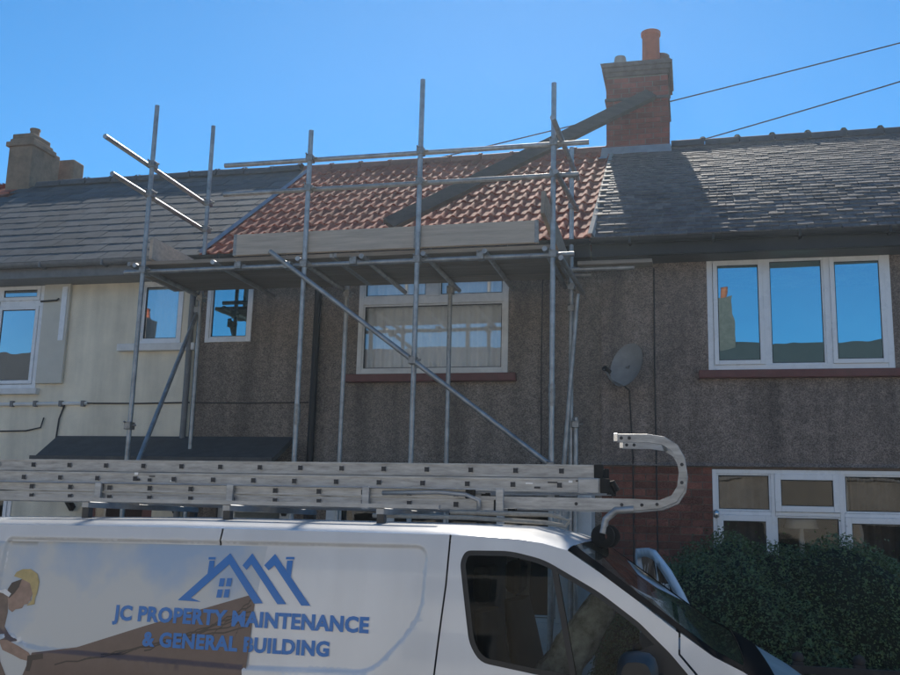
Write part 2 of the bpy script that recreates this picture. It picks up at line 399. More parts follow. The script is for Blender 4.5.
# ================================================================= right house (brick below, pebbledash above)
H3 = thing('terraced_house', (1.2, FY, 0), 'brown pebbledash house with grey plain-tiled roof, brick ground floor and white three-pane window', 'house', 'terraced houses')
X3a, X3b = -.93, 3.45
RW = (.164, 1.944, 3.497, 4.70); GW = (.174, 2.02, 1.10, 2.495)
facade(H3, X3a, X3b, 2.53, 4.82, [RW], brown2, 'upper_wall', y=FY-.022)
Wl = facade(H3, X3a, X3b, -.05, 2.53, [GW], mortard, 'brick_wall', y=FY+.012)
MB().add([(X3a, FY-.024, 2.56), (X3b, FY-.024, 2.56), (X3b, FY-.05, 2.522), (X3a, FY-.05, 2.522), (X3a, FY+.01, 2.522), (X3b, FY+.01, 2.522)], [(0,1,2,3), (3,2,5,4)]).build('render_drip', brown2, H3)
bl, bh = .215, .065
bmesh_ = MB().box((0, 0, 0), (bl, .05, bh)).mesh('brick', m=brick); bhalf = MB().box((0, 0, 0), (.1025, .05, bh)).mesh('half_brick', m=brick)
stuff = MB(); closers = {}
for c in range(34):
    z = -.03+c*.075
    if z+bh > 2.52: continue
    x = X3a + (-.1125 if c % 2 else 0)
    while x < X3b-.05:
        a, b = x, x+bl; x += .225
        me = bmesh_; xa = a
        if a < X3a-.01: me = bhalf; xa = a+.1125; 
        hit = lambda A, B: B > GW[0]+.002 and A < GW[1]-.002 and z+bh > GW[2] and z < GW[3]
        B = xa+(.1025 if me is bhalf else bl)
        if hit(xa, B):
            ln_ = round(GW[0]-.004-xa, 3)
            if ln_ < .03: continue
            me = closers.setdefault(ln_, None) or MB().box((0, 0, 0), (ln_, .05, bh)).mesh('brick_closer', m=brick); closers[ln_] = me; B = xa+ln_
        d = rnd.uniform(-.003, .003)
        if xa < .18: piece('brick', me, (xa, FY-.002+d, z), Wl)
        else: stuff.box((xa, FY-.002+d, z), (min(B, X3b), FY+.04, z+bh))
so = stuff.build('brickwork', brick, H3); so['kind'] = 'stuff'
shell(H3, X3a, X3b, brown2)
# upstairs window
p = [(.225, .722, 3.555, 4.645, 'open'), (.722, .775, 3.552, 4.648, 'bar'), (.775, 1.312, 3.552, 4.648, 'fix'), (1.312, 1.372, 3.552, 4.648, 'bar'), (1.372, 1.885, 3.555, 4.645, 'open')]
frame_window(H3, *RW, FY-.03, p, upvc, gl_sky, .058, (.10, .085, .10), sillred)
for bx in (.22, .56, .95, 1.30, 1.66):
    MB().box((bx-.02, FY-.075, 4.665), (bx+.02, FY-.045, 4.75)).build('frame_clip', blackp, H3)
# ground floor window
c = [(.215, .735, 2.085, 2.455, 'fix'), (.735, .772, 1.14, 2.455, 'bar'), (.772, 1.375, 2.085, 2.455, 'open'), (1.375, 1.415, 1.14, 2.455, 'bar'), (1.415, 1.98, 2.085, 2.455, 'fix'),
     (.215, .734, 2.045, 2.083, 'bar'), (.773, 1.374, 2.045, 2.083, 'bar'), (1.416, 1.979, 2.045, 2.083, 'bar'),
     (.215, .735, 1.14, 2.044, 'open'), (.772, 1.375, 1.14, 2.044, 'fix'), (1.415, 1.98, 1.14, 2.044, 'open')]
W = frame_window(H3, *GW, FY-.005, c, upvc, gl_low, .041, (.06, .07, .08), sillred, sash=.058)
wavy(.22, .78, 1.2, 2.44, FY+.16, .03, .16, 3).build('curtain', curt, W); wavy(1.5, 2.0, 1.2, 2.44, FY+.17, .03, .14, 5).build('curtain', curt, W)
wavy(1.395, 1.47, 1.2, 2.44, FY+.15, .012, .06, 4).build('net_curtain', net, W)
lm = MB().lathe((1.05, FY+.45, 1.55), [(.02, 0), (.03, .25), (.02, .42)], 10); lm.lathe((1.05, FY+.45, 1.93), [(.17, 0), (.11, .22)], 14)
lm.build('table_lamp', net, W, smooth=True)
MB().lathe((.205, FY-.03, 2.05), [(.0, -.045), (.028, -.03), (.028, .03), (0, .045)], 10).build('window_sensor', silver, W, smooth=True)
# slate roof
deck3 = roof_deck(H3, -1.0, X3b, slate)
sl_me = [tile_flat(.165, .24, .011, slate), tile_flat(.165, .24, .013, slate, .004), tile_flat(.165, .24, .012, slate, -.003)]
GA = .108; rows3 = int(SL/GA); cnt = 0; rest = MB()
for r_ in range(rows3+1):
    s = -.03 + r_*GA
    if s > SL-.06: continue
    y, z = roofp(s, .006, .30); y2, z2 = roofp(min(s+GA, SL), .006, .30); ang = math.atan2(z2-z, y2-y)
    x = -1.02 - (.0825 if r_ % 2 else 0)
    while x < X3b:
        xa = x; x += .1655
        if xa < -1.06: continue
        dz = rnd.uniform(0, .005); wob = rnd.uniform(-.005, .005); ti = ang-.05+rnd.uniform(-.02, .02)
        if xa < 2.55 and cnt < 300:
            piece('roof_tile', sl_me[rnd.randrange(3)], (xa, y-wob, z+dz), deck3, (ti, rnd.uniform(-.012, .012), rnd.uniform(-.01, .01))); cnt += 1
        else:
            cs, sn = math.cos(ti), math.sin(ti); lft = rnd.uniform(-.0015, .0015)
            P = lambda u, v, h: (xa+u, y-wob+v*cs-h*sn, z+dz+v*sn+h*cs+lft*(u-.08)*12)
            q0 = rnd.uniform(.002, .005)
            rest.add([P(q0,0,0),P(.163,0,0),P(.163,.24,-.006),P(q0,.24,-.006),P(q0,0,.012),P(.163,0,.012),P(.163,.24,.001),P(q0,.24,.001)], [(0,1,5,4),(4,5,6,7),(1,2,6,5),(3,0,4,7)])
so = rest.build('roof_tile_field', slate, H3); so['kind'] = 'stuff'
def ridge(house, deck, x0, x1, m_, mossy=False, h=.0):
    n = 10; L_ = .45; rows = []
    for u in (0, L_-.012):
        rows.append([(u, -.135*math.cos(math.pi*j/n), -.05+.125*abs(math.sin(math.pi*j/n))**.8) for j in range(n+1)])
    rows2 = [[(L_-.05+k*.04, -.148*math.cos(math.pi*j/n), -.05+.140*abs(math.sin(math.pi*j/n))**.8) for j in range(n+1)] for k in (0, 1)]
    mb = MB().grid(rows); mb.grid(rows2); me = mb.mesh('ridge_tile', m=m_, smooth=True)
    x = x0
    while x < x1-.1:
        piece('ridge_tile', me, (x, RY, RZ+h+rnd.uniform(-.006, .006)), deck, (0, rnd.uniform(-.012, .012), 0))
        if mossy:
            b = MB().lathe((x+L_-.03, RY-.02, RZ+.075), [(.0, .035), (.03, .028), (.05, .0), (.04, -.02)], 7).build('moss_clump', moss, deck)
        x += L_
ridge(H3, deck3, -.22, X3b, ridgem, True)
gutter(H3, -1.0, X3b, blackp)
# chimney (part of the right house)
CX0, CX1, CY0, CY1 = -1.075, -.245, 12.98, 13.80; CZ0, CZ1 = 6.3, 8.02
chim = MB().box((CX0+.006, CY0+.006, CZ0), (CX1-.006, CY1-.006, CZ1)).build('chimney', mortard, H3)
nb = 4; bw = (CX1-CX0+.01)/nb-.01
fr_me = MB().box((0, 0, 0), (bw, .03, .066)).mesh('chimney_brick', m=brickc)
bd = (CY1-CY0-.06+.01)/nb-.01
sd_me = MB().box((0, 0, 0), (.03, bd, .066)).mesh('chimney_side_brick', m=brickc)
hf_me = MB().box((0, 0, 0), (bw/2-.005, .03, .066)).mesh('chimney_half_brick', m=brickc)
for c_ in range(30):
    z = 6.62+c_*.075
    if z > CZ1-.07: break
    odd = c_ % 2
    xs = [(CX0+i*(bw+.01), fr_me) for i in range(nb)] if not odd else [(CX0, hf_me)]+[(CX0+(bw+.01)/2+i*(bw+.01), fr_me) for i in range(nb-1)]+[(CX1-bw/2+.005, hf_me)]
    for xa, me in xs:
        piece('brick', me, (xa, CY0+rnd.uniform(-.003, .003), z), chim)
    for i in range(nb):
        ya = CY0+.032+i*(bd+.01)+(0 if odd else -.0)
        piece('brick', sd_me, (CX1-.03+rnd.uniform(-.003, .003), ya, z), chim)
        if z > 7.0: piece('brick', sd_me, (CX0+rnd.uniform(-.003, .003), ya, z), chim)
cp = MB()
for k, (o_, z0, z1) in enumerate(((.018, 7.985, 8.045), (.045, 8.047, 8.11), (.062, 8.112, 8.165), (.04, 8.167, 8.19))):
    cp.box((CX0-o_, CY0-o_, z0), (CX1+o_, CY1+o_, z1))
cp.build('chimney_cap', capm, chim, bevel=.008)
MB().box((CX0-.02, CY0-.02, 7.63), (CX1+.02, CY1+.02, 7.672)).build('string_course', capm, chim, bevel=.006)
MB().box((CX0-.05, CY0-.05, 7.35), (CX0+.10, CY0-.01, 7.47)).build('bracket', blackp, chim)
MB().add([(CX0-.08, CY0-.03, 8.19), (CX1+.03, CY0-.03, 8.19), (CX1+.03, CY1+.03, 8.19), (CX0-.04, CY1+.03, 8.19), (CX0+.1, CY0+.15, 8.26), (CX1-.1, CY0+.15, 8.26), (CX1-.1, CY1-.15, 8.26), (CX0+.1, CY1-.15, 8.26)], [(4,5,6,7),(0,1,5,4),(1,2,6,5),(2,3,7,6),(3,0,4,7)]).build('flaunching', capm, chim)
MB().lathe((-.475, 13.22, 8.22), [(.135, 0), (.135, .06), (.122, .07), (.118, .44), (.135, .45), (.137, .50), (.10, .505), (.095, .3)], 20).build('chimney_pot', terra, chim, smooth=True, angle=40)
MB().lathe((-.36, 13.56, 8.22), [(.12, 0), (.105, .1), (.10, .24), (.13, .26), (.13, .30), (.09, .31)], 16).build('chimney_pot', capm, chim, smooth=True, angle=40)
MB().lathe((-.90, 13.22, 8.20), [(.085, 0), (.085, .14), (.075, .19), (.05, .20)], 14).build('chimney_pot', potg, chim, smooth=True, angle=40)
ap = MB(); y0, z0 = roofp((CY0-.02-EY)/math.cos(PIT), .03); y1, z1 = roofp((CY0-EY)/math.cos(PIT)-.17, .033)
ap.add([(CX0-.06, CY0-.012, z0+.13), (CX1+.02, CY0-.012, z0+.13), (CX1+.04, CY0-.02, z0), (CX0-.08, CY0-.02, z0), (CX1+.05, y1, z1), (CX0-.1, y1, z1)], [(0,1,2,3), (3,2,4,5)])
ap.build('lead_apron', lead, chim)

# ================================================================= middle house
H2 = thing('terraced_house', (-3.3, FY, 0), 'brown pebbledash house with new red tiled roof, behind the scaffold', 'house', 'terraced houses')
X2a, X2b = -5.66, -.932
SW = (-5.535, -4.955, 3.90, 4.64); MW = (-3.65, -1.935, 3.495, 4.64); D2 = (-5.25, -4.35, .12, 2.2)
facade(H2, X2a, X2b, -.05, 4.82, [SW, MW, D2, (-3.7, -1.1, .9, 2.3)], brown)
shell(H2, X2a, X2b, brown)
frame_window(H2, *SW, FY-.02, [(SW[0]+.05, SW[1]-.05, SW[2]+.05, SW[3]-.05, 'fix')], upvc, gl_sky, .05)
cells = [(-3.595, -1.99, 3.55, 4.29, 'fix'), (-3.597, -1.988, 4.292, 4.375, 'bar'), (-3.595, -2.86, 4.377, 4.585, 'fix'), (-2.86, -2.72, 4.377, 4.587, 'bar'), (-2.72, -1.99, 4.377, 4.585, 'fix')]
W = frame_window(H2, *MW, FY-.02, cells, oldwhite, gl_mid, .055, (.10, .09, .10), sillred)
wavy(-3.6, -2.0, 3.56, 4.6, FY+.12, .022, .11, 8).build('net_curtain', net, W)
wavy(-3.6, -3.2, 3.56, 4.6, FY+.17, .03, .15, 9).build('curtain', curt, W)
# front door and bay
dr = MB().box((D2[0], FY+.05, D2[2]), (D2[1], FY+.10, D2[3])).build('door', oldwhite, H2)
MB().box((D2[0]+.15, FY+.04, 1.2), (D2[1]-.15, FY+.049, 2.05)).build('door_panel', gl_low, dr)
MB().box((-3.86, 10.08, 2.36), (-.95, FY-.001, 2.50)).build('bay_roof', oldwhite, H2, bevel=.01)
by = MB(); by.box((-3.8, 10.14, .0), (-1.0, FY-.002, .95))
by.box((-1.32, 10.12, .951), (-1.0, FY-.002, 2.359)); by.box((-3.8, 10.14, .951), (-3.68, FY-.002, 2.359))
by.build('bay_wall', oldwhite, H2, bevel=.006)
cs = []
for k in range(4):
    a = -3.66+k*.585; cs.append((a, a+.54, 1.0, 2.32, 'fix'))
    if k < 3: cs.append((a+.54, a+.585, 1.0, 2.32, 'bar'))
frame_window(H2, -3.68, -1.32, .952, 2.358, 10.16, cs, oldwhite, gl_low, .04)
# downpipes and cables
MB().tube([(-4.13, FY-.06, 4.75), (-4.13, FY-.06, .1)], .04, 12).build('downpipe', blackp, H2, smooth=True, angle=50)
MB().tube([(-5.70, FY-.06, 4.75), (-5.70, FY-.06, .1)], .036, 12).build('downpipe', greyp, H2, smooth=True, angle=50)
MB().tube([(-5.6, FY-.012, 3.19), (-4.9, FY-.012, 3.185), (-4.2, FY-.012, 3.19)], .008, 6).build('wall_cable', cable, H2)
MB().tube([(-1.56, FY-.012, 4.6), (-1.57, FY-.012, 3.6), (-1.56, FY-.012, 2.5)], .006, 6).build('wall_cable', cable, H2)
MB().tube([(-.375, FY-.034, 4.6), (-.38, FY-.034, 3.5), (-.375, FY-.034, 2.6), (-.37, FY-.03, 1.0)], .008, 6).build('wall_cable', cable, H3)
# red roof
deck2 = roof_deck(H2, -5.46, -1.0, redtile)
rt_me = tile_roman(); G2 = .322; n2 = 12
for r_ in range(n2):
    s = -.03+r_*(SL-.04)/n2
    y, z = roofp(s, .002)
    for k in range(15):
        xa = -5.47+k*.298
        piece('roof_tile', rt_me, (xa, y+rnd.uniform(-.004, .004), z+rnd.uniform(0, .003)), deck2, (PIT-.028+rnd.uniform(-.008, .008), rnd.uniform(-.006, .006), rnd.uniform(-.006, .006)))
ridge(H2, deck2, -5.55, -1.1, ridger, False, -.015)
v = MB(); a0 = roofp(-.02, .02); a1 = roofp(SL, .02); b0 = roofp(-.02, .055); b1 = roofp(SL, .055)
v.add([(-5.50, *a0), (-5.475, *b0), (-5.475, *b1), (-5.50, *a1), (-5.45, *a0), (-5.45, *a1)], [(0,1,2,3), (1,4,5,2)])
v.build('verge_strip', lead, H2)
v = MB(); b0 = roofp(-.03, .06); b1 = roofp(SL-.25, .06); a0 = roofp(-.03, .0); a1 = roofp(SL-.25, 0)
v.add([(-1.03, *b0), (-.985, *b0), (-.985, *b1), (-1.03, *b1), (-.955, *a0), (-.955, *a1)], [(0,1,2,3), (1,4,5,2)])
v.build('verge_mortar', mortar, H2)
gutter(H2, -5.6, -1.01, blackp)

# ================================================================= cream house on the left
H1 = thing('terraced_house', (-8, FY, 0), 'cream rendered house with dark grey tiled roof on the left', 'house', 'terraced houses')
X1a, X1b = -10.4, -5.662
C1 = (-9.0, -7.74, 3.375, 4.70); C2 = (-6.42, -5.85, 3.895, 4.66); C3 = (-9.6, -7.9, 1.0, 2.3); D1 = (-6.95, -6.05, .12, 2.2)
facade(H1, X1a, X1b, -.05, 4.82, [C1, C2, C3, D1], cream)
shell(H1, X1a, X1b, cream)
cells = [(-8.95, -7.79, 4.40, 4.47, 'bar'), (-8.95, -8.40, 4.47, 4.65, 'fix'), (-8.40, -8.35, 3.43, 4.65, 'bar'), (-8.35, -7.79, 4.47, 4.65, 'open'), (-8.95, -8.40, 3.43, 4.40, 'fix'), (-8.35, -7.79, 3.43, 4.40, 'open')]
W = frame_window(H1, *C1, FY-.015, cells, upvc, gl_pale, .05, (.06, .075, .07), oldwhite)
W = frame_window(H1, *C2, FY-.015, [(C2[0]+.05, C2[1]-.05, C2[2]+.05, C2[3]-.05, 'fix')], upvc, gl_pale, .05, (.22, .09, .08), oldwhite)
wavy(-6.40, -5.87, 3.92, 4.64, FY+.12, .02, .12, 15).build('net_curtain', net, W)
frame_window(H1, *C3, FY-.015, [(-9.55, -8.77, 1.05, 2.25, 'fix'), (-8.77, -8.72, 1.05, 2.25, 'bar'), (-8.72, -7.95, 1.05, 2.25, 'open')], upvc, gl_low, .05, (.06, .07, .06), oldwhite)
dr = MB().box((D1[0], FY+.05, D1[2]), (D1[1], FY+.10, D1[3])).build('door', sillred, H1)
MB().box((D1[0]+.15, FY+.04, 1.3), (D1[1]-.15, FY+.049, 2.05)).build('door_panel', gl_low, dr)
sh = MB().box((-7.72, FY-.05, 3.43), (-7.36, FY-.004, 4.72)).build('shutter_panel', creamp, H1, bevel=.006)
MB().box((-7.46, FY-.062, 3.95), (-7.39, FY-.05, 4.62)).build('strip', upvc, sh)
MB().tube([(-7.74, FY-.07, 4.44), (-7.52, FY-.07, 4.45), (-7.49, FY-.07, 4.47)], .012, 6).build('stay', blackp, sh)
cb = MB().tube([(-10.3, FY-.02, 3.17), (-8.2, FY-.02, 3.18), (-7.0, FY-.02, 3.19)], .022, 8).build('conduit', oldwhite, H1)
for x in (-8.02, -7.7, -7.35, -7.05): MB().box((x-.02, FY-.05, 3.15), (x+.02, FY-.003, 3.22)).build('pipe_clip', greyp, cb)
MB().tube([(-7.0, FY-.014, 3.19), (-6.3, FY-.014, 3.185), (-5.67, FY-.014, 3.195)], .009, 6).build('wall_cable', cable, H1)
MB().tube([(-7.3, FY-.02, 3.18), (-7.36, FY-.02, 3.0), (-7.38, FY-.02, 2.7)], .010, 6).build('wall_cable', cable, H1)
MB().tube([(-8.4, FY-.02, 2.85), (-7.8, FY-.02, 2.86), (-7.6, FY-.02, 2.9), (-7.57, FY-.02, 3.02)], .009, 6).build('wall_cable', cable, H1)
deck1 = roof_deck(H1, X1a, -5.46, dkt)
dk_me = tile_flat(.33, .37, .006, dkt); dk_half = tile_flat(.165, .37, .006, dkt); n1 = 13
for r_ in range(n1):
    s = -.03+r_*(SL-.04)/n1; y, z = roofp(s, .004)
    for k in range(16):
        xa = -10.42+k*.33-(.165 if r_ % 2 else 0)
        if xa < -10.45 or xa > -5.60: continue
        piece('roof_tile', dk_half if xa > -5.70 else dk_me, (xa, y, z+rnd.uniform(0, .003)), deck1, (PIT-.004+rnd.uniform(-.004, .004), rnd.uniform(-.005, .005), 0))
ridge(H1, deck1, -10.1, -5.6, ridgem)
gutter(H1, X1a, -5.61, greyp)
ch = MB(); ch.box((-10.68, 13.2, 6.4), (-10.24, 13.72, 7.86)); L1 = ch.build('chimney', stonech, H1, bevel=.015)
MB().box((-10.72, 13.16, 7.72), (-10.20, 13.76, 7.80)).build('chimney_band', stonech, L1, bevel=.01)
MB().box((-10.66, 13.22, 7.861), (-10.27, 13.68, 7.95)).build('chimney_cap', stonech, L1, bevel=.02)
MB().box((-10.66, 13.722, 6.4), (-10.26, 13.95, 7.80)).build('chimney_step', stonech, L1, bevel=.02)
MB().box((-10.62, 14.15, 6.4), (-10.14, 14.46, 7.84)).build('chimney_shoulder', stonech, L1, bevel=.03)
MB().lathe((-10.42, 13.45, 7.95), [(.075, 0), (.075, .12), (.085, .125), (.085, .15), (.06, .15)], 12).build('chimney_pot', stonech, L1, smooth=True, angle=40)
# porch canopy shared by the two front doors
pc = thing('porch_canopy', (-5.7, FY, 2.6), 'dark felted lean-to canopy over the front doors below the small windows', 'canopy')
MB().add([(-7.35, FY-.03, 2.80), (-4.35, FY-.03, 2.80), (-4.28, 9.75, 2.50), (-7.12, 9.75, 2.50), (-7.35, FY-.03, 2.74), (-4.35, FY-.03, 2.74), (-4.28, 9.75, 2.44), (-7.12, 9.75, 2.44)],
    [(0,1,2,3), (4,7,6,5), (0,3,7,4), (3,2,6,7), (2,1,5,6), (1,0,4,5)]).build('canopy_roof', felt, pc)
MB().box((-7.14, 9.70, 2.40), (-4.26, 9.745, 2.515)).build('fascia', felt, pc)
for x in (-7.05, -5.72, -4.4): MB().bar((x, FY-.04, 1.95), (x, 9.9, 2.45), .05, .07).build('bracket', fencem, pc)
# neighbour beyond the left chimney
H0 = thing('terraced_house', (-12.6, FY, 0), 'red roofed house at the far left edge beyond the sooty chimney', 'house', 'terraced houses')
facade(H0, -14.9, -10.402, -.05, 4.82, [(-12.5, -11, 3.4, 4.6), (-12.8, -11.2, 1, 2.3)], brown)
frame_window(H0, -12.5, -11, 3.4, 4.6, FY-.01, [(-12.45, -11.05, 3.45, 4.55, 'fix')], upvc, gl_sky, .05)
frame_window(H0, -12.8, -11.2, 1, 2.3, FY-.01, [(-12.75, -11.25, 1.05, 2.25, 'fix')], upvc, gl_low, .05)
deck0 = roof_deck(H0, -14.9, -10.42, redtile)
f0 = MB()
for r_ in range(12):
    y, z = roofp(-.03+r_*SL/12, .01); y1, z1 = roofp(.33+r_*SL/12, .002)
    f0.add([(-14.9, y, z-.02), (-10.43, y, z-.02), (-10.43, y, z+.012), (-14.9, y, z+.012), (-10.43, y1, z1), (-14.9, y1, z1)], [(0,1,2,3), (3,2,4,5)])
so = f0.build('tile_courses', redtile, H0)
ridge(H0, deck0, -14.8, -10.8, ridger)

# ================================================================= scaffold
SC = thing('scaffold', (-3.3, 9.4, 0), 'galvanised tube scaffold with timber platform in front of the red roof', 'scaffold')
TR = .0242; YO, YI = 8.8, 10.07
def tube(name, p0, p1, r=TR):
    o = MB().tube([p0, p1], r, 14).build(name, galv, SC, smooth=True, angle=50)
    return o
def coupler(x, y, z):
    c_ = MB(); c_.box((x-.034, y-.032, z-.036), (x+.034, y+.062, z+.036)); c_.tube([(x+.03, y+.01, z), (x+.075, y+.01, z+.005)], .011, 6)
    c_.tube([(x-.02, y-.03, z+.03), (x-.02, y-.06, z+.035)], .009, 6)
    return c_.build('coupler', coupm, SC, bevel=.008)
OX = {'A': (-5.385, -5.38, 6.10), 'B': (-3.63, -3.645, 5.70), 'C': (-2.50, -2.507, 6.145), 'D': (-1.222, -1.218, 6.0)}
for k, (xa, xb, zt) in OX.items():
    tube('standard', (xa, YO, .13), (xb, YO, zt))
    MB().box((xa-.075, YO-.075, .112), (xa+.075, YO+.075, .125)).build('base_plate', coupm, SC)
for xa, xb, zt in ((-5.39, -5.40, 6.40), (-3.646, -3.652, 4.42), (-2.475, -2.49, 4.42), (-1.20, -1.20, 5.85)):
    tube('standard', (xa, YI, .02), (xb, YI, zt)); MB().box((xa-.075, YI-.075, .0), (xa+.075, YI+.075, .018)).build('base_plate', coupm, SC)
yl = YO+.05
tube('guard_rail', (-4.585, yl, 5.409), (-.895, yl, 5.409)); tube('guard_rail', (-4.575, yl, 5.10), (-.99, yl, 5.10))
tube('ledger', (-5.62, yl, 4.322), (-1.03, yl, 4.335)); tube('ledger', (-5.55, YI+.052, 4.465), (-1.0, YI+.052, 4.465)); tube('ledger', (-5.5, YI-.05, 2.15), (-1.0, YI-.05, 2.15))
tube('ledger', (-5.5, yl, 2.15), (-1.0, yl, 2.15))
for x in (-5.46, -4.6, -3.70, -3.05, -2.44, -1.85, -1.29): tube('transom', (x, YO-.04, 4.374), (x, YI+.20, 4.374))
tube('transom', (-1.13, YO-.12, 4.26), (-1.10, YI+.2, 4.30))
for x in (-5.33, -3.58, -2.44, -1.27): tube('transom', (x, YO-.12, 2.20), (x, YI+.1, 2.20))
tube('end_rail', (-5.435, 8.02, 5.455), (-5.445, 10.16, 5.46)); tube('end_rail', (-5.435, 8.19, 5.14), (-5.445, 10.14, 5.145))
tube('end_rail', (-1.165, 8.34, 5.46), (-1.155, 10.22, 5.55)); tube('end_rail', (-1.165, 8.55, 5.03), (-1.155, 10.2, 5.20))
tube('brace', (-3.99, YO-.05, 4.455), (-1.05, YO-.05, 2.28)); tube('brace', (-5.30, 8.72, 2.15), (-5.44, 10.14, 4.26))
tube('raking_tube', (-1.41, YI-.06, .55), (-1.129, YI-.06, 4.235)); tube('raking_tube', (-1.15, YI-.02, .02), (-1.149, YI-.02, 2.97))
for k, (xa, xb, zt) in OX.items():
    for z in ((5.409, 5.10, 4.33) if k not in 'A' else (5.455, 5.14, 4.33)): coupler(xb, YO, z)
    coupler(xa, YO, 2.15)
for x in (-5.40, -1.20):
    for z in ((5.46, 5.145, 4.33) if x < -3 else (5.54, 5.20, 4.33, 4.1)): coupler(x, YI, z)
for x in (-3.65, -2.488): coupler(x, YI, 4.33)
coupler(-3.80, YO-.03, 4.31); coupler(-2.503, YO-.05, 3.355); coupler(-1.22, YO-.05, 2.40); coupler(-1.15, YI-.03, 2.90); coupler(-5.43, 10.08, 4.2); coupler(-5.385, YO-.02, 2.75)
for x, z in ((-1.22, 3.03), (-3.633, 2.86)): MB().tube([(x, YO, z-.1), (x, YO, z+.1)], .031, 14).build('sleeve', coupm, SC, smooth=True, angle=50)
for x in (-4.35, -3.15, -1.9): coupler(x, yl-.02, 4.345)
# platform boards, toe boards
bz = 4.374+TR
for k in range(5):
    y0 = 8.865+k*.232
    for (xa, xb) in ((-5.66+rnd.uniform(-.06, .06), -3.38), (-3.37, -1.16+rnd.uniform(-.08, .03))):
        dz = rnd.uniform(0, .004)
        bo = MB().box((xa, y0, bz+.001+dz), (xb, y0+.225, bz+.039+dz)).build('platform_board', board, SC, bevel=.003)
        for xe in (xa, xb): MB().box((xe-.001 if xe == xa else xe-.03, y0-.0012, bz+dz), (xe+.03 if xe == xa else xe+.001, y0+.2262, bz+.0402+dz)).build('end_band', coupm, bo)
for xa, xb, dz in ((-4.42, -2.52, .0), (-2.515, -1.36, .004)):
    tb = MB().box((xa, YO+.028, 4.452+dz), (xb, YO+.066, 4.665+dz)).build('toe_board', toem, SC, bevel=.003)
    for xe in (xa-.001, xb-.034): MB().box((xe, YO+.0265, 4.4505+dz), (xe+.035, YO+.0675, 4.6665+dz)).build('end_band', coupm, tb)
MB().box((-5.35, YO+.03, 4.452), (-5.312, 9.98, 4.68)).build('toe_board', toem, SC, bevel=.003)
MB().bar((-1.30, 8.70, 4.80), (-1.25, 10.12, 4.56), .038, .225).build('toe_board', board, SC, bevel=.003)
MB().box((-1.12, 9.90, 4.515), (-.37, 10.11, 4.553)).build('extension_board', board, SC, bevel=.003)
tube('extension_tube', (-1.35, YI-.09, 4.488), (-.55, YI-.09, 4.488))
# loose plank up to the chimney
pl = MB().bar((-3.30, 10.36, 5.185), (-.47, 12.90, 7.66), .185, .07, upv=(.25, -.80, .55)).build('plank', plankm, None, bevel=.004)
tag(pl, 'long dark timber plank propped from the scaffold platform up to the brick chimney', 'plank')

# ================================================================= satellite dish, overhead cables
DS = thing('satellite_dish', (-.72, FY-.03, 3.5), 'grey oval satellite dish on the pebbledash wall right of the scaffold', 'satellite dish')
ax = Vector((-.50, -.78, .30)).normalized(); e1 = Vector((0,0,1)).cross(ax).normalized(); e2 = ax.cross(e1); cen = Vector((-.655, 10.22, 3.53))
rows = []
for i in range(9):
    q = i/8; rows.append([cen+e1*(.195*q*math.cos(t))+e2*(.245*q*math.sin(t))+ax*(.06*q*q-.06) for t in (2*math.pi*j/28 for j in range(29))])
d_ = MB().grid(rows); d_.grid([[p_-ax*.006 for p_ in r_] for r_ in rows]); d_.build('dish', dishm, DS, smooth=True)
MB().tube([cen-ax*.06, (-.74, FY-.1, 3.5), (-.76, FY-.03, 3.45)], .02, 8).build('mount', greyp, DS)
MB().tube([cen-e2*.24, cen-e2*.26+ax*.18, cen-e2*.2+ax*.32], .011, 6).build('arm', greyp, DS)
q = cen-e2*.19+ax*.32
MB().tube([q, q-ax*.09], [.03, .022], 10).build('receiver', blackp, DS, smooth=True, angle=50)
MB().box((-.82, FY-.04, 3.38), (-.72, FY-.024, 3.54)).build('wall_plate', greyp, DS)
MB().tube([(-.78, 10.3, 3.40), (-.64, FY-.035, 3.30), (-.61, FY-.034, 2.6), (-.61, FY-.03, 1.0)], .007, 6).build('dish_cable', cable, DS)
for nm, a, b, lab in (('overhead_cable', (-9, 16, 7.35), (6, 16, 10.17), 'thin black overhead cable, the upper one, passing behind the brick chimney'),
                      ('overhead_cable', (-4, 16, 7.25), (6, 16, 9.69), 'thin black overhead cable, the lower one, dropping behind the grey tiled ridge')):
    pts = []
    for i in range(25):
        t = i/24; pts.append((a[0]+(b[0]-a[0])*t, a[1], a[2]+(b[2]-a[2])*t-.25*4*t*(1-t)*.35))
    tag(MB().tube(pts, .011, 6).build(nm, cable), lab, 'cable', 'overhead cables')

# ================================================================= hedge and garden fence
HG = thing('hedge', (.62, 8.35, 0), 'dark green clipped rounded hedge in front of the ground floor window', 'hedge')
def hedge_r(d):
    n = 2.6; a, b, c_ = 1.42, .95, 1.80
    k = (abs(d.x/a)**n+abs(d.y/b)**n+abs(d.z/c_)**n)**(-1/n); return k
def hedge_b(d): return 1+.03*math.sin(d.x*9+d.z*5)+.028*math.sin(d.y*11+d.x*7+2)+.022*math.sin(d.z*17+d.x*13)+.012*math.sin(d.x*31+d.z*27)
hb = MB(); rows = []
for i in range(41):
    th = math.pi/2*i/40; rows.append([])
    for j in range(81):
        ph = 2*math.pi*j/80; d = Vector((math.cos(ph)*math.sin(th), math.sin(ph)*math.sin(th), math.cos(th)))
        k = hedge_r(d)*hedge_b(d)*.955; rows[-1].append((.62+d.x*k, 8.35+d.y*k, d.z*k))
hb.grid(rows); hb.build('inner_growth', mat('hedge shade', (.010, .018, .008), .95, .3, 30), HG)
lv = MB(); lp = MB(); rr = random.Random(11)
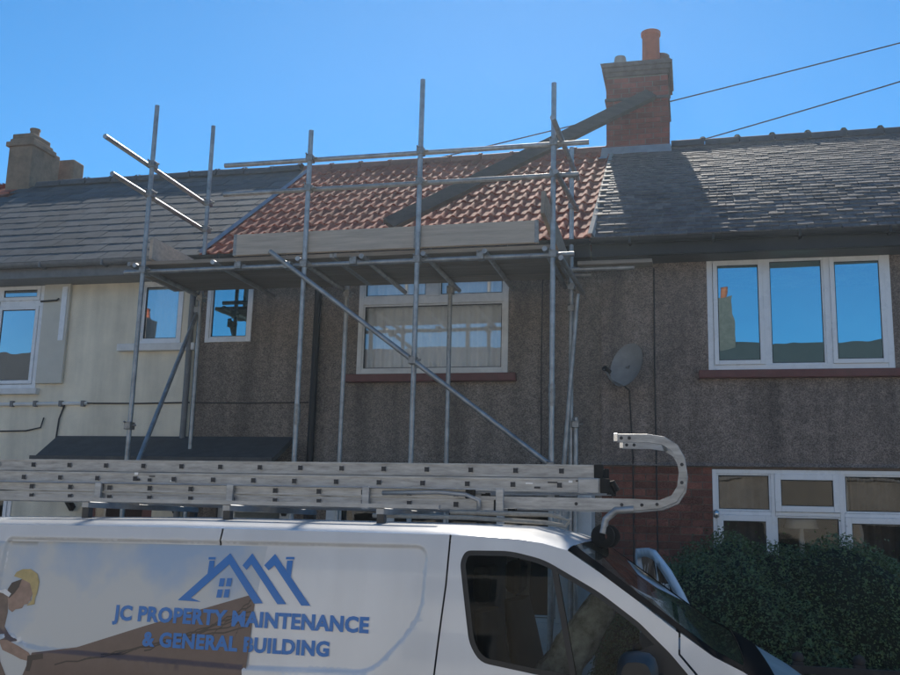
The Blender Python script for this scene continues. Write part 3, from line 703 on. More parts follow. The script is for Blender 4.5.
for i in range(120000):
    th = math.acos(rr.uniform(0, 1)); ph = rr.uniform(0, 2*math.pi)
    d = Vector((math.cos(ph)*math.sin(th), math.sin(ph)*math.sin(th), math.cos(th))); k = hedge_r(d)*hedge_b(d)*(1+rr.uniform(-.06, .015)+(rr.uniform(.02, .06) if rr.random() < .02 else 0))
    p0 = Vector((.62, 8.35, 0))+d*k
    nrm = (d+Vector((rr.uniform(-1, 1), rr.uniform(-1, 1), rr.uniform(-1, 1)))*.9).normalized(); a = nrm.orthogonal().normalized(); a = (Matrix.Rotation(rr.uniform(0, 6.28), 3, nrm) @ a); b = nrm.cross(a)
    s_ = rr.uniform(.008, .017); vs = [p0-a*s_, p0+b*s_*.55+nrm*s_*.2, p0+a*s_, p0-b*s_*.55+nrm*s_*.2]
    (lp if rr.random() < .0007 else lv).add(vs, [(0,1,2), (0,2,3)])
for i in range(70):
    th = math.acos(rr.uniform(.2, 1)); ph = rr.uniform(0, 2*math.pi)
    d = Vector((math.cos(ph)*math.sin(th), math.sin(ph)*math.sin(th), math.cos(th))); p0 = Vector((.62, 8.35, 0))+d*hedge_r(d)*hedge_b(d)*.98
    up_ = (d*.6+Vector((rr.uniform(-.5, .5), rr.uniform(-.5, .5), .7))).normalized(); ln = rr.uniform(.05, .13)
    lv.tube([p0, p0+up_*ln], [.003, .0015], 4)
    for k in range(rr.randint(5, 10)):
        c_ = p0+up_*ln*(k+1)/9; a = (up_*.5+Vector((rr.uniform(-1, 1), rr.uniform(-1, 1), rr.uniform(-1, 1)))).normalized(); b = a.orthogonal().normalized(); s_ = rr.uniform(.012, .022)
        lv.add([c_, c_+a*s_+b*s_*.5, c_+a*s_*2, c_+a*s_-b*s_*.5], [(0,1,2), (0,2,3)])
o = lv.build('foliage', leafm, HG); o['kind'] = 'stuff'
o = lp.build('pale_leaves', leafp, HG); o['kind'] = 'stuff'
for x, y in ((.1, 8.3), (.6, 8.4), (1.2, 8.3)): MB().tube([(x, y, 0), (x+.05, y, .6), (x-.05, y+.1, 1.3)], [.05, .04, .02], 7).build('stem', barkm, HG)
FN = thing('garden_fence', (1.5, 7.2, .11), 'low dark timber post and rail fence in front of the hedge', 'fence')
for x in (-.4, .12, .64, 1.02, 1.45, 1.9, 2.5, 3.1):
    po = MB().box((x-.035, 7.2, .11), (x+.035, 7.27, 1.04)); po.build('post', fencem, FN, bevel=.006)
    MB().lathe((x, 7.235, 1.04), [(.03, 0), (.042, .02), (.03, .05), (0, .065)], 8).build('post_cap', fencem, FN, smooth=True)
for z in (1.0, .55): MB().box((-.5, 7.175, z-.03), (3.2, 7.199, z+.02)).build('rail', fencem, FN, bevel=.004)

# ================================================================= van
VN = thing('panel_van', (-1.6, 5.325, 0), 'white panel van with blue house logo and lettering, roof loaded with ladders', 'van')
YM = 5.325
PANEL = rounded([(-3.32, 1.742), (-1.165, 1.762), (-1.178, 1.45), (-1.39, 1.217), (-2.0, 1.205), (-3.1, 1.232), (-3.33, 1.32)], [.03, .06, .10, .08, .0, .10, .06], 5)
def yside(p):
    x, z = p; y = 4.352+.075*max(0, (z-1.0)/.85)**2+.03*max(0, (1.0-z)/.7)**2
    if x > .2: y += .55*max(0, x-.2)**2
    d = sdist(p, PANEL) if (-3.5 < x < -1.0 and 1.1 < z < 1.85) else -1
    t = max(0, min(1, (d+.011)/.022)); y += .017*t*t*(3-2*t)
    return y
near = lambda p: (p[0], yside(p), p[1])
def off_poly(poly, d):
    out = []; N = len(poly)
    area = sum(poly[i][0]*poly[(i+1)%N][1]-poly[(i+1)%N][0]*poly[i][1] for i in range(N)); sg = 1 if area > 0 else -1
    for i in range(N):
        a = Vector(poly[i-1]); b = Vector(poly[(i+1)%N]); t = (b-a).normalized(); out.append((poly[i][0]-sg*t.y*d, poly[i][1]+sg*t.x*d))
    return out
def dens(poly, st=.03):
    out = []
    for i in range(len(poly)):
        a = Vector(poly[i]); b = Vector(poly[(i+1)%len(poly)]); n = max(1, int((b-a).length/st))
        out += [tuple(a+(b-a)*k/n) for k in range(n)]
    return out
RINGS = [q_ for d in (-.014, -.009, -.0045, 0, .0045, .009, .014) for q_ in off_poly(dens(PANEL), d)]
UP = [(-4.16, 1.70), (-4.13, 1.80), (-2.5, 1.817), (-1.06, 1.818), (-.757, 1.808), (-.65, 1.793), (-.54, 1.765), (-.40, 1.677), (-.24, 1.567), (-.07, 1.449), (.06, 1.362), (.17, 1.312), (.30, 1.238), (.48, 1.14), (.66, 1.01), (.78, .90)]
def arch(cx, r=.39, z0=.34):
    return [(cx+r*math.cos(t), z0+r*math.sin(t)) for t in (math.pi*i/14 for i in range(15))]   # right to left
def vpanel(name, poly, holes=(), far=False, parent=VN, m_=vanw, st=.035):
    f_ = near if not far else (lambda p: (p[0], 2*YM-yside(p), p[1]))
    mb = cdt(dens(poly, .014), [dens(h, .03) for h in holes], f_, st, RINGS)
    o = mb.build(name, m_, parent, smooth=True)
    bm = bmesh.new(); bm.from_mesh(o.data)
    for fc in bm.faces:
        if (fc.normal.y > 0) != far: fc.normal_flip()
    bm.to_mesh(o.data); bm.free()
    ns = []; e = .003; off = ORG[parent.name]
    for v_ in o.data.vertices:
        x, z = v_.co.x+off.x, v_.co.z+off.z
        gx = (yside((x+e, z))-yside((x-e, z)))/(2*e); gz = (yside((x, z+e))-yside((x, z-e)))/(2*e)
        n_ = Vector((gx, -1, gz)).normalized()
        ns.append((n_.x, -n_.y if far else n_.y, n_.z))
    o.data.normals_split_custom_set_from_vertices(ns)
    return o
WIN = rounded([(-1.012, 1.70), (-.99, 1.752), (-.79, 1.756), (-.64, 1.724), (-.40, 1.597), (-.235, 1.481), (-.11, 1.365), (-.03, 1.275), (-.035, 1.205), (-.30, 1.215), (-.665, 1.252), (-.905, 1.287), (-.955, 1.36)], [.03, .05, .05, .05, .05, .02, .02, .02, .03, .02, .02, .06, .05], 4)
q = .004
def lower(a, b, z=.36): return [(a, z), (b, z)]
rear = [(-4.16, .40), (-3.5, .38)]+[p_ for p_ in arch(-3.05)[::-1]]+[(-2.55, .36), (-2.262-q, .36), (-2.25-q, 1.05), (-2.167-q, 1.817), (-2.5, 1.817), (-4.13, 1.80), (-4.16, 1.70)]
mid = [(-2.262+q, .36), (-1.11-q, .36), (-1.107-q, 1.2), (-1.070-q, 1.60), (-1.062-q, 1.818), (-2.167+q, 1.8175), (-2.25+q, 1.05)]
door = [(-1.11+q, .36), (-.40, .36)]+[p_ for p_ in arch(.05)[::-1] if p_[0] < .03 and p_[1] > .36]+[(.03, .80), (.03, 1.215), (-.012, 1.287), (-.078, 1.362), (-.076, 1.447)]+[p_ for p_ in UP[::-1] if -1.06 < p_[0] < -.08]+[(-1.062+q, 1.818), (-1.070+q, 1.60), (-1.107+q, 1.2)]
wing = [(.038, .82)]+[p_ for p_ in arch(.05)[::-1] if p_[0] > .04]+[(.47, .36), (.80, .40), (.86, .60)]+[(.78, .90), (.66, 1.01), (.48, 1.14), (.30, 1.238), (.17, 1.312), (.06, 1.362), (-.068, 1.447), (-.070, 1.366), (-.004, 1.292), (.038, 1.218)]
vpanel('rear_side_panel', rear); sl = vpanel('sliding_door', mid); dn = vpanel('front_door', door, [WIN]); vpanel('front_wing', wing)
vpanel('rear_side_panel', rear, far=True); vpanel('side_panel', mid, far=True); vpanel('front_wing', wing, far=True)
strip = [p_ for p_ in UP if -1.06 <= p_[0] <= -.07]
vpanel('far_pillar', [(-1.058, 1.45), (-1.058, 1.818)]+strip[1:]+[(-.07, 1.40), (-.24, 1.52), (-.42, 1.645), (-.66, 1.765), (-.80, 1.775), (-.985, 1.77), (-1.0, 1.45)], far=True)
vpanel('far_sill', [(-1.09, .36), (-.40, .36), (-.36, .5), (-1.09, .5)], far=True)
# dark backing that shows in the panel gaps
for a_, b_ in (((-2.30, 4.452, .4), (-2.14, 4.456, 1.76)), ((-2.30, 6.194, .4), (-2.14, 6.198, 1.76)), ((-1.135, 4.442, .4), (-1.045, 4.446, 1.20)), ((-1.12, 4.455, 1.201), (-1.03, 4.459, 1.79)), ((.0, 4.44, .8), (.06, 4.445, 1.20))):
    MB().box(a_, b_).build('seam_backing', vang, VN)
fc_ = lambda p: (p[0], yside(p)+.012, p[1])
gm = cdt(dens(WIN, .03), [], fc_, .08).build('side_window', gl_van, dn, smooth=True)
# black rubber surround and divider
wi = off_poly(WIN, .022); wo = off_poly(WIN, -.003)
cdt(wo, [wi], lambda p: (p[0], yside(p)+.006, p[1])).build('window_seal', vang, dn)
MB().bar((-.598, 4.42, 1.705), (-.502, 4.375, 1.225), .024, .03, upv=(0, 1, 0)).build('quarter_light_bar', vang, dn)
cdt(rounded([(-.26, 1.36), (-.17, 1.40), (-.03, 1.275), (-.035, 1.207), (-.20, 1.212)], .02, 2), [], lambda p: (p[0], yside(p)+.004, p[1])).build('mirror_sail', vang, dn)
MB().box((-1.02, 4.335, 1.0), (-.86, 4.36, 1.045)).build('door_handle', vang, dn, bevel=.01)
mi = MB(); rows = []
for i in range(7):
    q_ = i/6; wv = .075*math.sin(math.pi*(.12+.76*q_))**.5; rows.append([])
    for j in range(17):
        t = 2*math.pi*j/16; cx = math.copysign(abs(math.cos(t))**.6, math.cos(t)); sz = math.copysign(abs(math.sin(t))**.6, math.sin(t))
        rows[-1].append((-.235+.085*cx*(.7+.3*math.sin(math.pi*q_)), 4.22-.095+.19*q_, 1.255+.13*sz*(.75+.25*math.sin(math.pi*q_))))
mi.grid(rows); mi.add(rows[0][:-1], [tuple(range(16))]); mi.add(rows[-1][:-1], [tuple(range(16))])
mi.build('wing_mirror', vang, VN, smooth=True, angle=50); MB().bar((-.2, 4.3, 1.25), (-.15, 4.40, 1.25), .05, .07).build('mirror_arm', vang, VN)
# roof, windscreen, bonnet: one loft cut into parts
BUL = {0: (-.05, .0), 1: (-.05, .03), 2: (0, .045), 3: (0, .045), 4: (.02, .047), 5: (.03, .035), 6: (.035, .025), 7: (.03, .008), 8: (.025, .0), 9: (.025, -.006), 10: (.025, -.012), 11: (.03, -.025), 12: (.05, -.055), 13: (.08, -.07), 14: (.12, -.04), 15: (.14, .02)}
TS = [-1, -.985, -.96, -.92, -.85, -.7, -.5, -.25, 0, .25, .5, .7, .85, .92, .96, .985, 1]
def loft(i, t):
    x, z = UP[i]; y0 = yside((x, z)); hw = YM-y0; b = 1-abs(t)**2.6; bx, bz_ = BUL[i]
    ez = .012*(1-abs(t)**14)
    return (x+bx*b, YM+hw*t, z+bz_*b+ez)
MB().grid([[loft(i, t) for t in TS] for i in range(0, 7)]).build('roof', vanw, VN, smooth=True)
ws = MB().grid([[loft(i, t) for t in TS] for i in range(6, 12)]).build('windscreen', gl_van, VN, smooth=True)
for a, b in ((0, 4), (12, 16)): MB().grid([[tuple(Vector(loft(i, t))+Vector((.002, 0, .003))) for t in TS[a:b+1]] for i in range(6, 12)]).build('windscreen_border', border, ws, smooth=True)
MB().grid([[tuple(Vector(loft(i, t))+Vector((.003, 0, .004))) for t in TS] for i in (11, 12)]).build('cowl', border, VN, smooth=True)
MB().grid([[loft(i, t) for t in TS] for i in range(12, 16)]).build('bonnet', vanw, VN, smooth=True)
def front(z, bx, hw=.88): return [(.80+bx*(1-abs(t)**2.4), YM+hw*t*.92, z) for t in TS]
MB().grid([[loft(15, t) for t in TS], front(.72, .20), front(.62, .22)]).build('grille_panel', vanw, VN, smooth=True)
MB().grid([front(.62, .225), front(.5, .25), front(.36, .23), front(.28, .15)]).build('front_bumper', vang, VN, smooth=True)
for sg in (-1, 1): MB().lathe((.83, YM+sg*.62, .78), [(.0, .10), (.10, .08), (.12, 0), (.10, -.08), (0, -.10)], 14).build('headlight', silver, VN, smooth=True)
rb = MB(); rb.add([(-4.16, 4.40, .40), (-4.16, 6.25, .40), (-4.16, 6.20, 1.72), (-4.16, 4.45, 1.72)], [(0,1,2,3)]); rb.build('rear_doors', vanw, VN)
MB().box((-4.24, 4.40, .36), (-4.165, 6.25, .58)).build('rear_bumper', vang, VN, bevel=.02)
for sg in (4.42, 6.23): MB().box((-4.19, sg-.06, .85), (-4.162, sg+.06, 1.3)).build('tail_light', sillred, VN, bevel=.01)
MB().box((-4.1, 4.5, .30), (.7, 6.15, .40)).build('floor_pan', vang, VN)
for wx in (-3.05, .05):
    for yy, s_ in ((4.40, 1), (6.05, -1)):
        tw = MB(); pr_ = [(.19, 0), (.30, .0), (.325, .03), (.325, .17), (.30, .2), (.19, .2)]
        rows = [[(wx+r_*math.cos(2*math.pi*j/28), yy+h, .325+r_*math.sin(2*math.pi*j/28)) for j in range(29)] for r_, h in pr_]
        wh = tw.grid(rows).build('wheel', rubber, VN, smooth=True, angle=40)
        rm = MB(); yf = yy+(.03 if s_ > 0 else .17)
        rm.grid([[(wx+r_*math.cos(2*math.pi*j/28), yf+h*s_, .325+r_*math.sin(2*math.pi*j/28)) for j in range(29)] for r_, h in ((.2, -.02), (.18, .02), (.08, 0), (.0, -.01))])
        rm.build('rim', silver, wh, smooth=True, angle=40)
# open passenger door on the far side
HGX, HGY, OP = .03, 6.285, R(69)
def dmap(p, k=0.):
    u = HGX-p[0]; yo = (2*YM-yside(p))-6.298-k     # body curvature offset
    return (HGX-u*math.cos(OP)+yo*math.sin(OP), HGY+u*math.sin(OP)+yo*math.cos(OP), p[1]-.02)
fdoor = [(-1.09, .40), (-.40, .40)]+[p_ for p_ in arch(.05)[::-1] if p_[0] < .03 and p_[1] > .4]+[(.03, .80), (.03, 1.235), (-.072, 1.375), (-.24, 1.512), (-.42, 1.64), (-.66, 1.755), (-.80, 1.768), (-1.0, 1.76), (-1.045, 1.70), (-1.09, 1.2)]
fwin = rounded([(-1.0, 1.69), (-.96, 1.705), (-.80, 1.712), (-.665, 1.70), (-.437, 1.572), (-.25, 1.437), (-.09, 1.28), (-.30, 1.215), (-.665, 1.252), (-.905, 1.287), (-.95, 1.36)], .03, 3)
fd = cdt(dens(fdoor, .05), [dens(fwin, .03)], dmap, .08).build('passenger_door', vanw, VN, smooth=True)
so = fd.modifiers.new('solid', 'SOLIDIFY'); so.thickness = .03; so.offset = 0
cdt(dens(fwin, .05), [], dmap, 0).build('door_window', gl_van, fd)
MB().bar(dmap((-.42, 1.56)), dmap((-.36, 1.23)), .02, .03, upv=(0, 1, 0)).build('quarter_light_bar', vang, fd)
cdt(rounded([(-1.05, .5), (-.3, .5), (-.05, .85), (-.05, 1.16), (-1.05, 1.2)], .06, 3), [], lambda p: dmap(p, .035), 0).build('door_card', vanin, fd)
# cab inside
MB().box((-1.16, 4.46, .4), (-1.13, 6.19, 1.78)).build('bulkhead', vanin, VN)
MB().box((-.15, 4.46, .75), (.35, 6.18, 1.12)).build('dashboard', vanin, VN, bevel=.06)
MB().box((-1.12, 4.46, .41), (.2, 6.19, .50)).build('cab_floor', vanin, VN)
def seat(y, w_, m_):
    st = MB().box((-.95, y-w_/2, .70), (-.45, y+w_/2, .88)).build('seat', m_, VN, bevel=.05)
    bp = MB(); rows = []
    for i in range(9):
        q_ = i/8; z = .85+.62*q_; xc = -.86-.12*q_; th = .10-.03*q_; hw = w_/2*(1-.25*q_**3)
        rows.append([(xc+th*math.cos(t)*.6, y+hw*math.copysign(abs(math.sin(t))**.5, math.sin(t)), z) for t in (2*math.pi*j/20 for j in range(21))])
    bp.grid(rows); bp.add(rows[-1][:-1], [tuple(range(20))]); bp.build('seat_back', m_, st, smooth=True)
    MB().box((-1.03, y-.13, 1.50), (-.94, y+.13, 1.68)).build('headrest', m_, st, bevel=.035)
seat(4.86, .48, vanin); seat(5.72, .80, vanin)
# a camouflage jacket draped over the middle of the cab
jk = MB(); rows = []
for i in range(13):
    q_ = i/12; x = -.70+.30*q_; z = 1.08+.52*q_-.05*q_*q_
    rows.append([(x+.085*math.cos(t)*(1.15-.5*q_)+.008*math.sin(5*t+i), 4.78+.09*math.sin(t)*(1.2-.5*q_), z-.04*math.cos(t)+.012*math.sin(3*t+i*1.7)) for t in (2*math.pi*j/18 for j in range(19))])
jk.grid(rows); jk.add(rows[-1][:-1], [tuple(range(18))]); jk.add(rows[0][:-1], [tuple(range(18))])
o = jk.build('camouflage_jacket', camo, None, smooth=True); tag(o, 'grey camouflage jacket hung up inside the van cab behind the side window', 'jacket')
swc = Vector((-.30, 4.86, 1.16)); swa = Vector((-.75, 0, .66)).normalized(); s1 = swa.cross(Vector((0,1,0))).normalized()
MB().tube([swc+(Vector((0,1,0))*math.cos(t)+s1*math.sin(t))*.19 for t in (2*math.pi*j/24 for j in range(25))], .016, 8, caps=False).build('steering_wheel', vang, VN, smooth=True)
MB().tube([swc, swc-swa*.25], [.06, .04], 10).build('steering_column', vang, VN)

# ---- printed graphics on the van side (thin vinyl following the panel)
def vinyl(name, poly, m_, lift=.0015, st=0, rings=False, parent=VN):
    return cdt(poly, [], lambda p: (p[0], yside(p)-lift, p[1]), st, RINGS if rings else ()).build(name, m_, parent, smooth=rings)
def skyprint():
    M = bpy.data.materials.new('printed cloudy sky'); M.use_nodes = True; T = M.node_tree; N = T.nodes; L = T.links; b = N['Principled BSDF']; b.inputs['Roughness'].default_value = .3
    g_ = N.new('ShaderNodeNewGeometry'); n = N.new('ShaderNodeTexNoise'); n.inputs['Scale'].default_value = 3.2; n.inputs['Detail'].default_value = 4; L.new(g_.outputs['Position'], n.inputs['Vector'])
    cr = N.new('ShaderNodeValToRGB'); e = cr.color_ramp.elements; e[0].position = .38; e[0].color = (.38, .50, .66, 1); e[1].position = .62; e[1].color = (.62, .63, .62, 1)
    sx = N.new('ShaderNodeSeparateXYZ'); L.new(g_.outputs['Position'], sx.inputs[0])
    mr = N.new('ShaderNodeMapRange'); mr.inputs[1].default_value = 1.75; mr.inputs[2].default_value = 1.3; mr.inputs[3].default_value = -.04; mr.inputs[4].default_value = .16; L.new(sx.outputs[2], mr.inputs[0])
    ad = N.new('ShaderNodeMath'); ad.operation = 'ADD'; L.new(n.outputs[0], ad.inputs[0]); L.new(mr.outputs[0], ad.inputs[1]); L.new(ad.outputs[0], cr.inputs[0]); L.new(cr.outputs[0], b.inputs['Base Color'])
    return M
SKYP = skyprint()
pm = lambda n, c, v=.1: mat(n, c, .35, v, 25)
def tileprint():
    M = mat('printed brown roof', (.17, .115, .095), .35, .15, 6); T = M.node_tree; N = T.nodes; L = T.links; b = N['Principled BSDF']
    return M
gfx = vinyl('printed_sky', [(-3.6, 1.10), (-3.11, 1.10), (-3.078, 1.210), (-2.852, 1.244), (-2.528, 1.351), (-2.25, 1.438), (-2.006, 1.513), (-1.966, 1.518), (-1.964, 1.522), (-1.938, 1.742), (-3.6, 1.725)], SKYP, .0012, .05, True)
vinyl('printed_roof', [(-3.12, 1.10), (-3.08, 1.214), (-2.852, 1.249), (-2.528, 1.356), (-2.25, 1.443), (-2.006, 1.518), (-1.968, 1.523), (-1.984, 1.10)], tileprint(), .0035, .05, True, gfx)
dl = pm('printed dark line', (.06, .045, .04))
for k in range(7):      # tile courses drawn across the printed roof
    z0 = 1.17+k*.028
    pts = []; n = 16
    for i in range(n+1):
        t = i/n; x = -2.95+k*.13+(1.975-(2.95-k*.13))*-1*t if False else (-2.95+k*.15)+((-1.985)-(-2.95+k*.15))*t
        z = z0+(.215-k*.004)*t+.006*math.sin(i*2.1+k)
        lim = 1.249+(x+2.852)*(.318)
        if z < lim-.006: pts.append((x, z))
    if len(pts) > 3:
        vinyl('printed_tile_line', pts+[(a, b-.007) for a, b in pts[::-1]], dl, .0043, 0, False, gfx)
vinyl('printed_jacket', [(-3.40, 1.49), (-3.321, 1.487), (-3.268, 1.466), (-3.255, 1.391), (-3.261, 1.324), (-3.229, 1.289), (-3.17, 1.263), (-3.224, 1.251), (-3.27, 1.258), (-3.247, 1.167), (-3.205, 1.10), (-3.40, 1.093)], pm('printed jacket', (.17, .12, .10), .25), .0030, .05, True, gfx)
vinyl('printed_arm', [(-3.27, 1.262), (-3.225, 1.265), (-3.156, 1.240), (-3.098, 1.214), (-3.073, 1.19), (-3.093, 1.175), (-3.138, 1.182), (-3.179, 1.198), (-3.242, 1.218)], pm('printed skin', (.34, .22, .17), .2), .0036, 0, False, gfx)
vinyl('printed_face', [(-3.258, 1.528), (-3.205, 1.549), (-3.158, 1.532), (-3.132, 1.481), (-3.140, 1.462), (-3.136, 1.450), (-3.148, 1.446), (-3.150, 1.434), (-3.171, 1.430), (-3.179, 1.413), (-3.215, 1.406), (-3.23, 1.392), (-3.254, 1.405), (-3.265, 1.447), (-3.277, 1.494)], MATS['printed skin'], .0036, 0, False, gfx)
vinyl('printed_hair', [(-3.275, 1.50), (-3.258, 1.53), (-3.205, 1.549), (-3.215, 1.51), (-3.235, 1.48), (-3.26, 1.455)], dl, .0042, 0, False, gfx)
vinyl('printed_collar', [(-3.33, 1.487), (-3.29, 1.50), (-3.252, 1.478), (-3.262, 1.462), (-3.30, 1.478)], upvc, .0042, 0, False, gfx)
vinyl('printed_hard_hat', [(-3.253, 1.561), (-3.242, 1.581), (-3.21, 1.596), (-3.166, 1.598), (-3.124, 1.576), (-3.106, 1.538), (-3.108, 1.491), (-3.116, 1.462), (-3.113, 1.434), (-3.156, 1.425), (-3.132, 1.452), (-3.132, 1.481), (-3.158, 1.532), (-3.205, 1.549)], pm('printed yellow hat', (.52, .40, .17), .15), .0046, 0, False, gfx)
vinyl('printed_drill', [(-3.10, 1.20), (-3.02, 1.215), (-3.015, 1.19), (-3.07, 1.18), (-3.08, 1.13), (-3.10, 1.13)], dl, .0046, 0, False, gfx)
lg = MB()
def lpoly(p_):
    c_ = cdt(p_, [], lambda q_: (q_[0], yside(q_)-.0056, q_[1])); lg.add(c_.v, c_.f)
lpoly([(-2.357, 1.484), (-2.119, 1.705), (-1.929, 1.487), (-1.972, 1.484), (-2.117, 1.655), (-2.290, 1.497), (-2.238, 1.481)])
lpoly([(-2.05, 1.652), (-2.008, 1.708), (-1.815, 1.488), (-1.857, 1.486), (-2.007, 1.658), (-2.027, 1.632)])
lpoly([(-1.942, 1.656), (-1.894, 1.709), (-1.698, 1.486), (-1.741, 1.485), (-1.891, 1.657), (-1.918, 1.634)])
lpoly([(-2.220, 1.668), (-2.194, 1.669), (-2.194, 1.630), (-2.222, 1.603)]); lpoly([(-2.226, 1.684), (-2.19, 1.685), (-2.19, 1.674), (-2.226, 1.673)])
lpoly([(-1.831, 1.681), (-1.803, 1.682), (-1.805, 1.605), (-1.831, 1.640)]); lpoly([(-1.838, 1.697), (-1.797, 1.698), (-1.797, 1.687), (-1.838, 1.686)])
for x, z in ((-2.157, 1.553), (-2.121, 1.555), (-2.162, 1.503), (-2.126, 1.505)): lpoly([(x-.001, z), (x+.024, z+.001), (x+.027, z+.038), (x+.002, z+.037)])
lg.build('house_logo', blue, VN)
def lettering(txt, x0, x1, zb, cap, name):
    cu = bpy.data.curves.new(name, 'FONT'); cu.body = txt; cu.size = 1; cu.offset = .044; cu.space_character = 1.06; cu.resolution_u = 3; cu.fill_mode = 'BOTH'
    ob = bpy.data.objects.new('tmp', cu); COL.objects.link(ob); dg = bpy.context.evaluated_depsgraph_get(); me = bpy.data.meshes.new_from_object(ob.evaluated_get(dg))
    bpy.data.objects.remove(ob); bpy.data.curves.remove(cu)
    xs = [v_.co.x for v_ in me.vertices]; ys = [v_.co.y for v_ in me.vertices]
    capH = .729
    mb = MB(); mb.add([(x0+(v_.co.x-min(xs))/(max(xs)-min(xs))*(x1-x0), 0, zb+v_.co.y/capH*cap) for v_ in me.vertices], [tuple(p_.vertices) for p_ in me.polygons])
    mb.v = [(x, yside((x, z))-.0056, z) for x, y, z in mb.v]
    par = list(range(len(mb.v)))                # one object per letter
    def root(i):
        while par[i] != i: par[i] = par[par[i]]; i = par[i]
        return i
    for f in mb.f:
        for i in f[1:]: par[root(i)] = root(f[0])
    isl = {}
    for f in mb.f: isl.setdefault(root(f[0]), []).append(f)
    first = None
    for k, fs in sorted(isl.items(), key=lambda kv: min(mb.v[i][0] for f in kv[1] for i in f)):
        ids = sorted({i for f in fs for i in f}); ix = {a: b for b, a in enumerate(ids)}
        o = MB().add([mb.v[i] for i in ids], [tuple(ix[i] for i in f) for f in fs]).build('letter', blue, VN)
lettering('JC PROPERTY MAINTENANCE', -2.684, -1.415, 1.384, .066, 'lettering')
lettering('& GENERAL BUILDING', -2.514, -1.593, 1.275, .063, 'lettering')

# ---- roof rack (part of the van)
RKo = MB().box((-3.5, 5.955, 1.936), (-1.2, 5.985, 1.955)).build('roof_rack', steelr, VN)
for x in (-3.13, -2.32, -1.50): MB().box((x-.02, 4.75, 1.905), (x+.02, 5.98, 1.935)).build('rack_bar', steelr, RKo, bevel=.004)
for x in (-3.13, -2.32, -1.50):
    for y in (4.78, 5.95): MB().box((x-.018, y-.02, 1.84), (x+.018, y+.02, 1.904)).build('rack_foot', vang, RKo)
MB().box((-3.5, 4.74, 1.936), (-1.2, 4.77, 1.955)).build('side_rail', steelr, RKo)

# ================================================================= ladders on the roof
def hollow_rung(mb, x, y0, y1, z, r=.016): mb.tube([(x, y0, z), (x, y1, z)], r, 8)
def ladder(label, x0, x1, yn, wd, z, hs, pitch, ph, cover=()):
    L_ = thing('ladder', ((x0+x1)/2, yn+wd/2, z), label, 'ladder', 'ladders on the van roof')
    for yy in (yn, yn+wd):
        s_ = MB(); t_ = .022                     # channel section stile: web and two flanges
        sgn = 1 if yy == yn else -1
        s_.box((x0, yy-.003, z), (x1, yy+.003, z+hs)); s_.box((x0, min(yy, yy+sgn*t_), z), (x1, max(yy, yy+sgn*t_), z+.004)); s_.box((x0, min(yy, yy+sgn*t_), z+hs-.004), (x1, max(yy, yy+sgn*t_), z+hs))
        s_.box((x0, yy-.008 if sgn > 0 else yy-.004, z+.0005), (x1, yy+.004 if sgn > 0 else yy+.008, z+.010)); s_.box((x0, yy-.008 if sgn > 0 else yy-.004, z+hs-.010), (x1, yy+.004 if sgn > 0 else yy+.008, z+hs-.0005))
        st = s_.build('stile', alu, L_)
    x = x0+ph
    while x < x1-.05:
        rg = MB(); hollow_rung(rg, x, yn-.010, yn+wd+.010, z+hs*.5); ro = rg.build('rung', tread, L_, smooth=True, angle=50)
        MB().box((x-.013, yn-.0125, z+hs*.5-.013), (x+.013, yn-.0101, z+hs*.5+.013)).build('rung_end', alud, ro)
        x += pitch
    for xe in (x0, x1):
        for yy in (yn, yn+wd): MB().box((xe-.025, yy-.014, z-.002), (xe+.025, yy+.014, z+hs+.002)).build('end_foot', rubber, L_, bevel=.004)
    return L_
ladder('aluminium ladder section on top of the stack on the van roof', -4.6, -.50, 5.46, .36, 2.131, .070, .252, .12)
La = ladder('aluminium ladder section directly beneath the topmost one on the van roof', -4.7, -.46, 5.38, .42, 2.050, .072, .252, .22)
for k in range(10):
    x = -3.25+rnd.uniform(0, .3) if k < 5 else -1.0+rnd.uniform(0, .5); z = 2.063+rnd.uniform(0, .045)
    MB().box((x, 5.3685, z), (x+rnd.uniform(.015, .06), 5.3715, z+rnd.uniform(.006, .018))).build('paint_splash', alud if k % 3 else upvc, La)
MB().box((-.60, 5.355, 2.045), (-.49, 5.395, 2.125)).build('hinge_block', alu, La, bevel=.006)
MB().tube([(-.47, 5.4, 2.085), (-.42, 5.4, 2.10), (-.40, 5.4, 2.06)], .02, 8).build('end_hook', rubber, La)
Lb = ladder('aluminium ladder with clamp brackets, nearest on the van roof below the top two', -4.5, -1.13, 5.12, .40, 2.001, .042, .252, .02)
Lc = ladder('aluminium ladder lowest in the stack resting on the roof rack bars', -4.5, -.98, 5.125, .40, 1.942, .052, .252, .02)
Ld = None
for x in (-4.08, -3.28, -2.47, -1.69, -.99+.05-.03):
    br = MB(); br.box((x-.02, 5.085, 1.93), (x+.02, 5.107, 2.052)); br.build('clamp_bracket', alu, Lb, bevel=.004)
MB().box((-4.5, 5.085, 2.0435), (-1.02, 5.125, 2.0495)).build('top_flange', alu, Lb, bevel=.003)
MB().tube([(-1.6, 5.1, 2.02), (-1.3, 5.1, 2.03), (-1.15, 5.1, 2.02), (-1.08, 5.1, 1.99), (-1.08, 5.1, 1.94)], .012, 8).build('release_bar', alu, Lb, smooth=True)
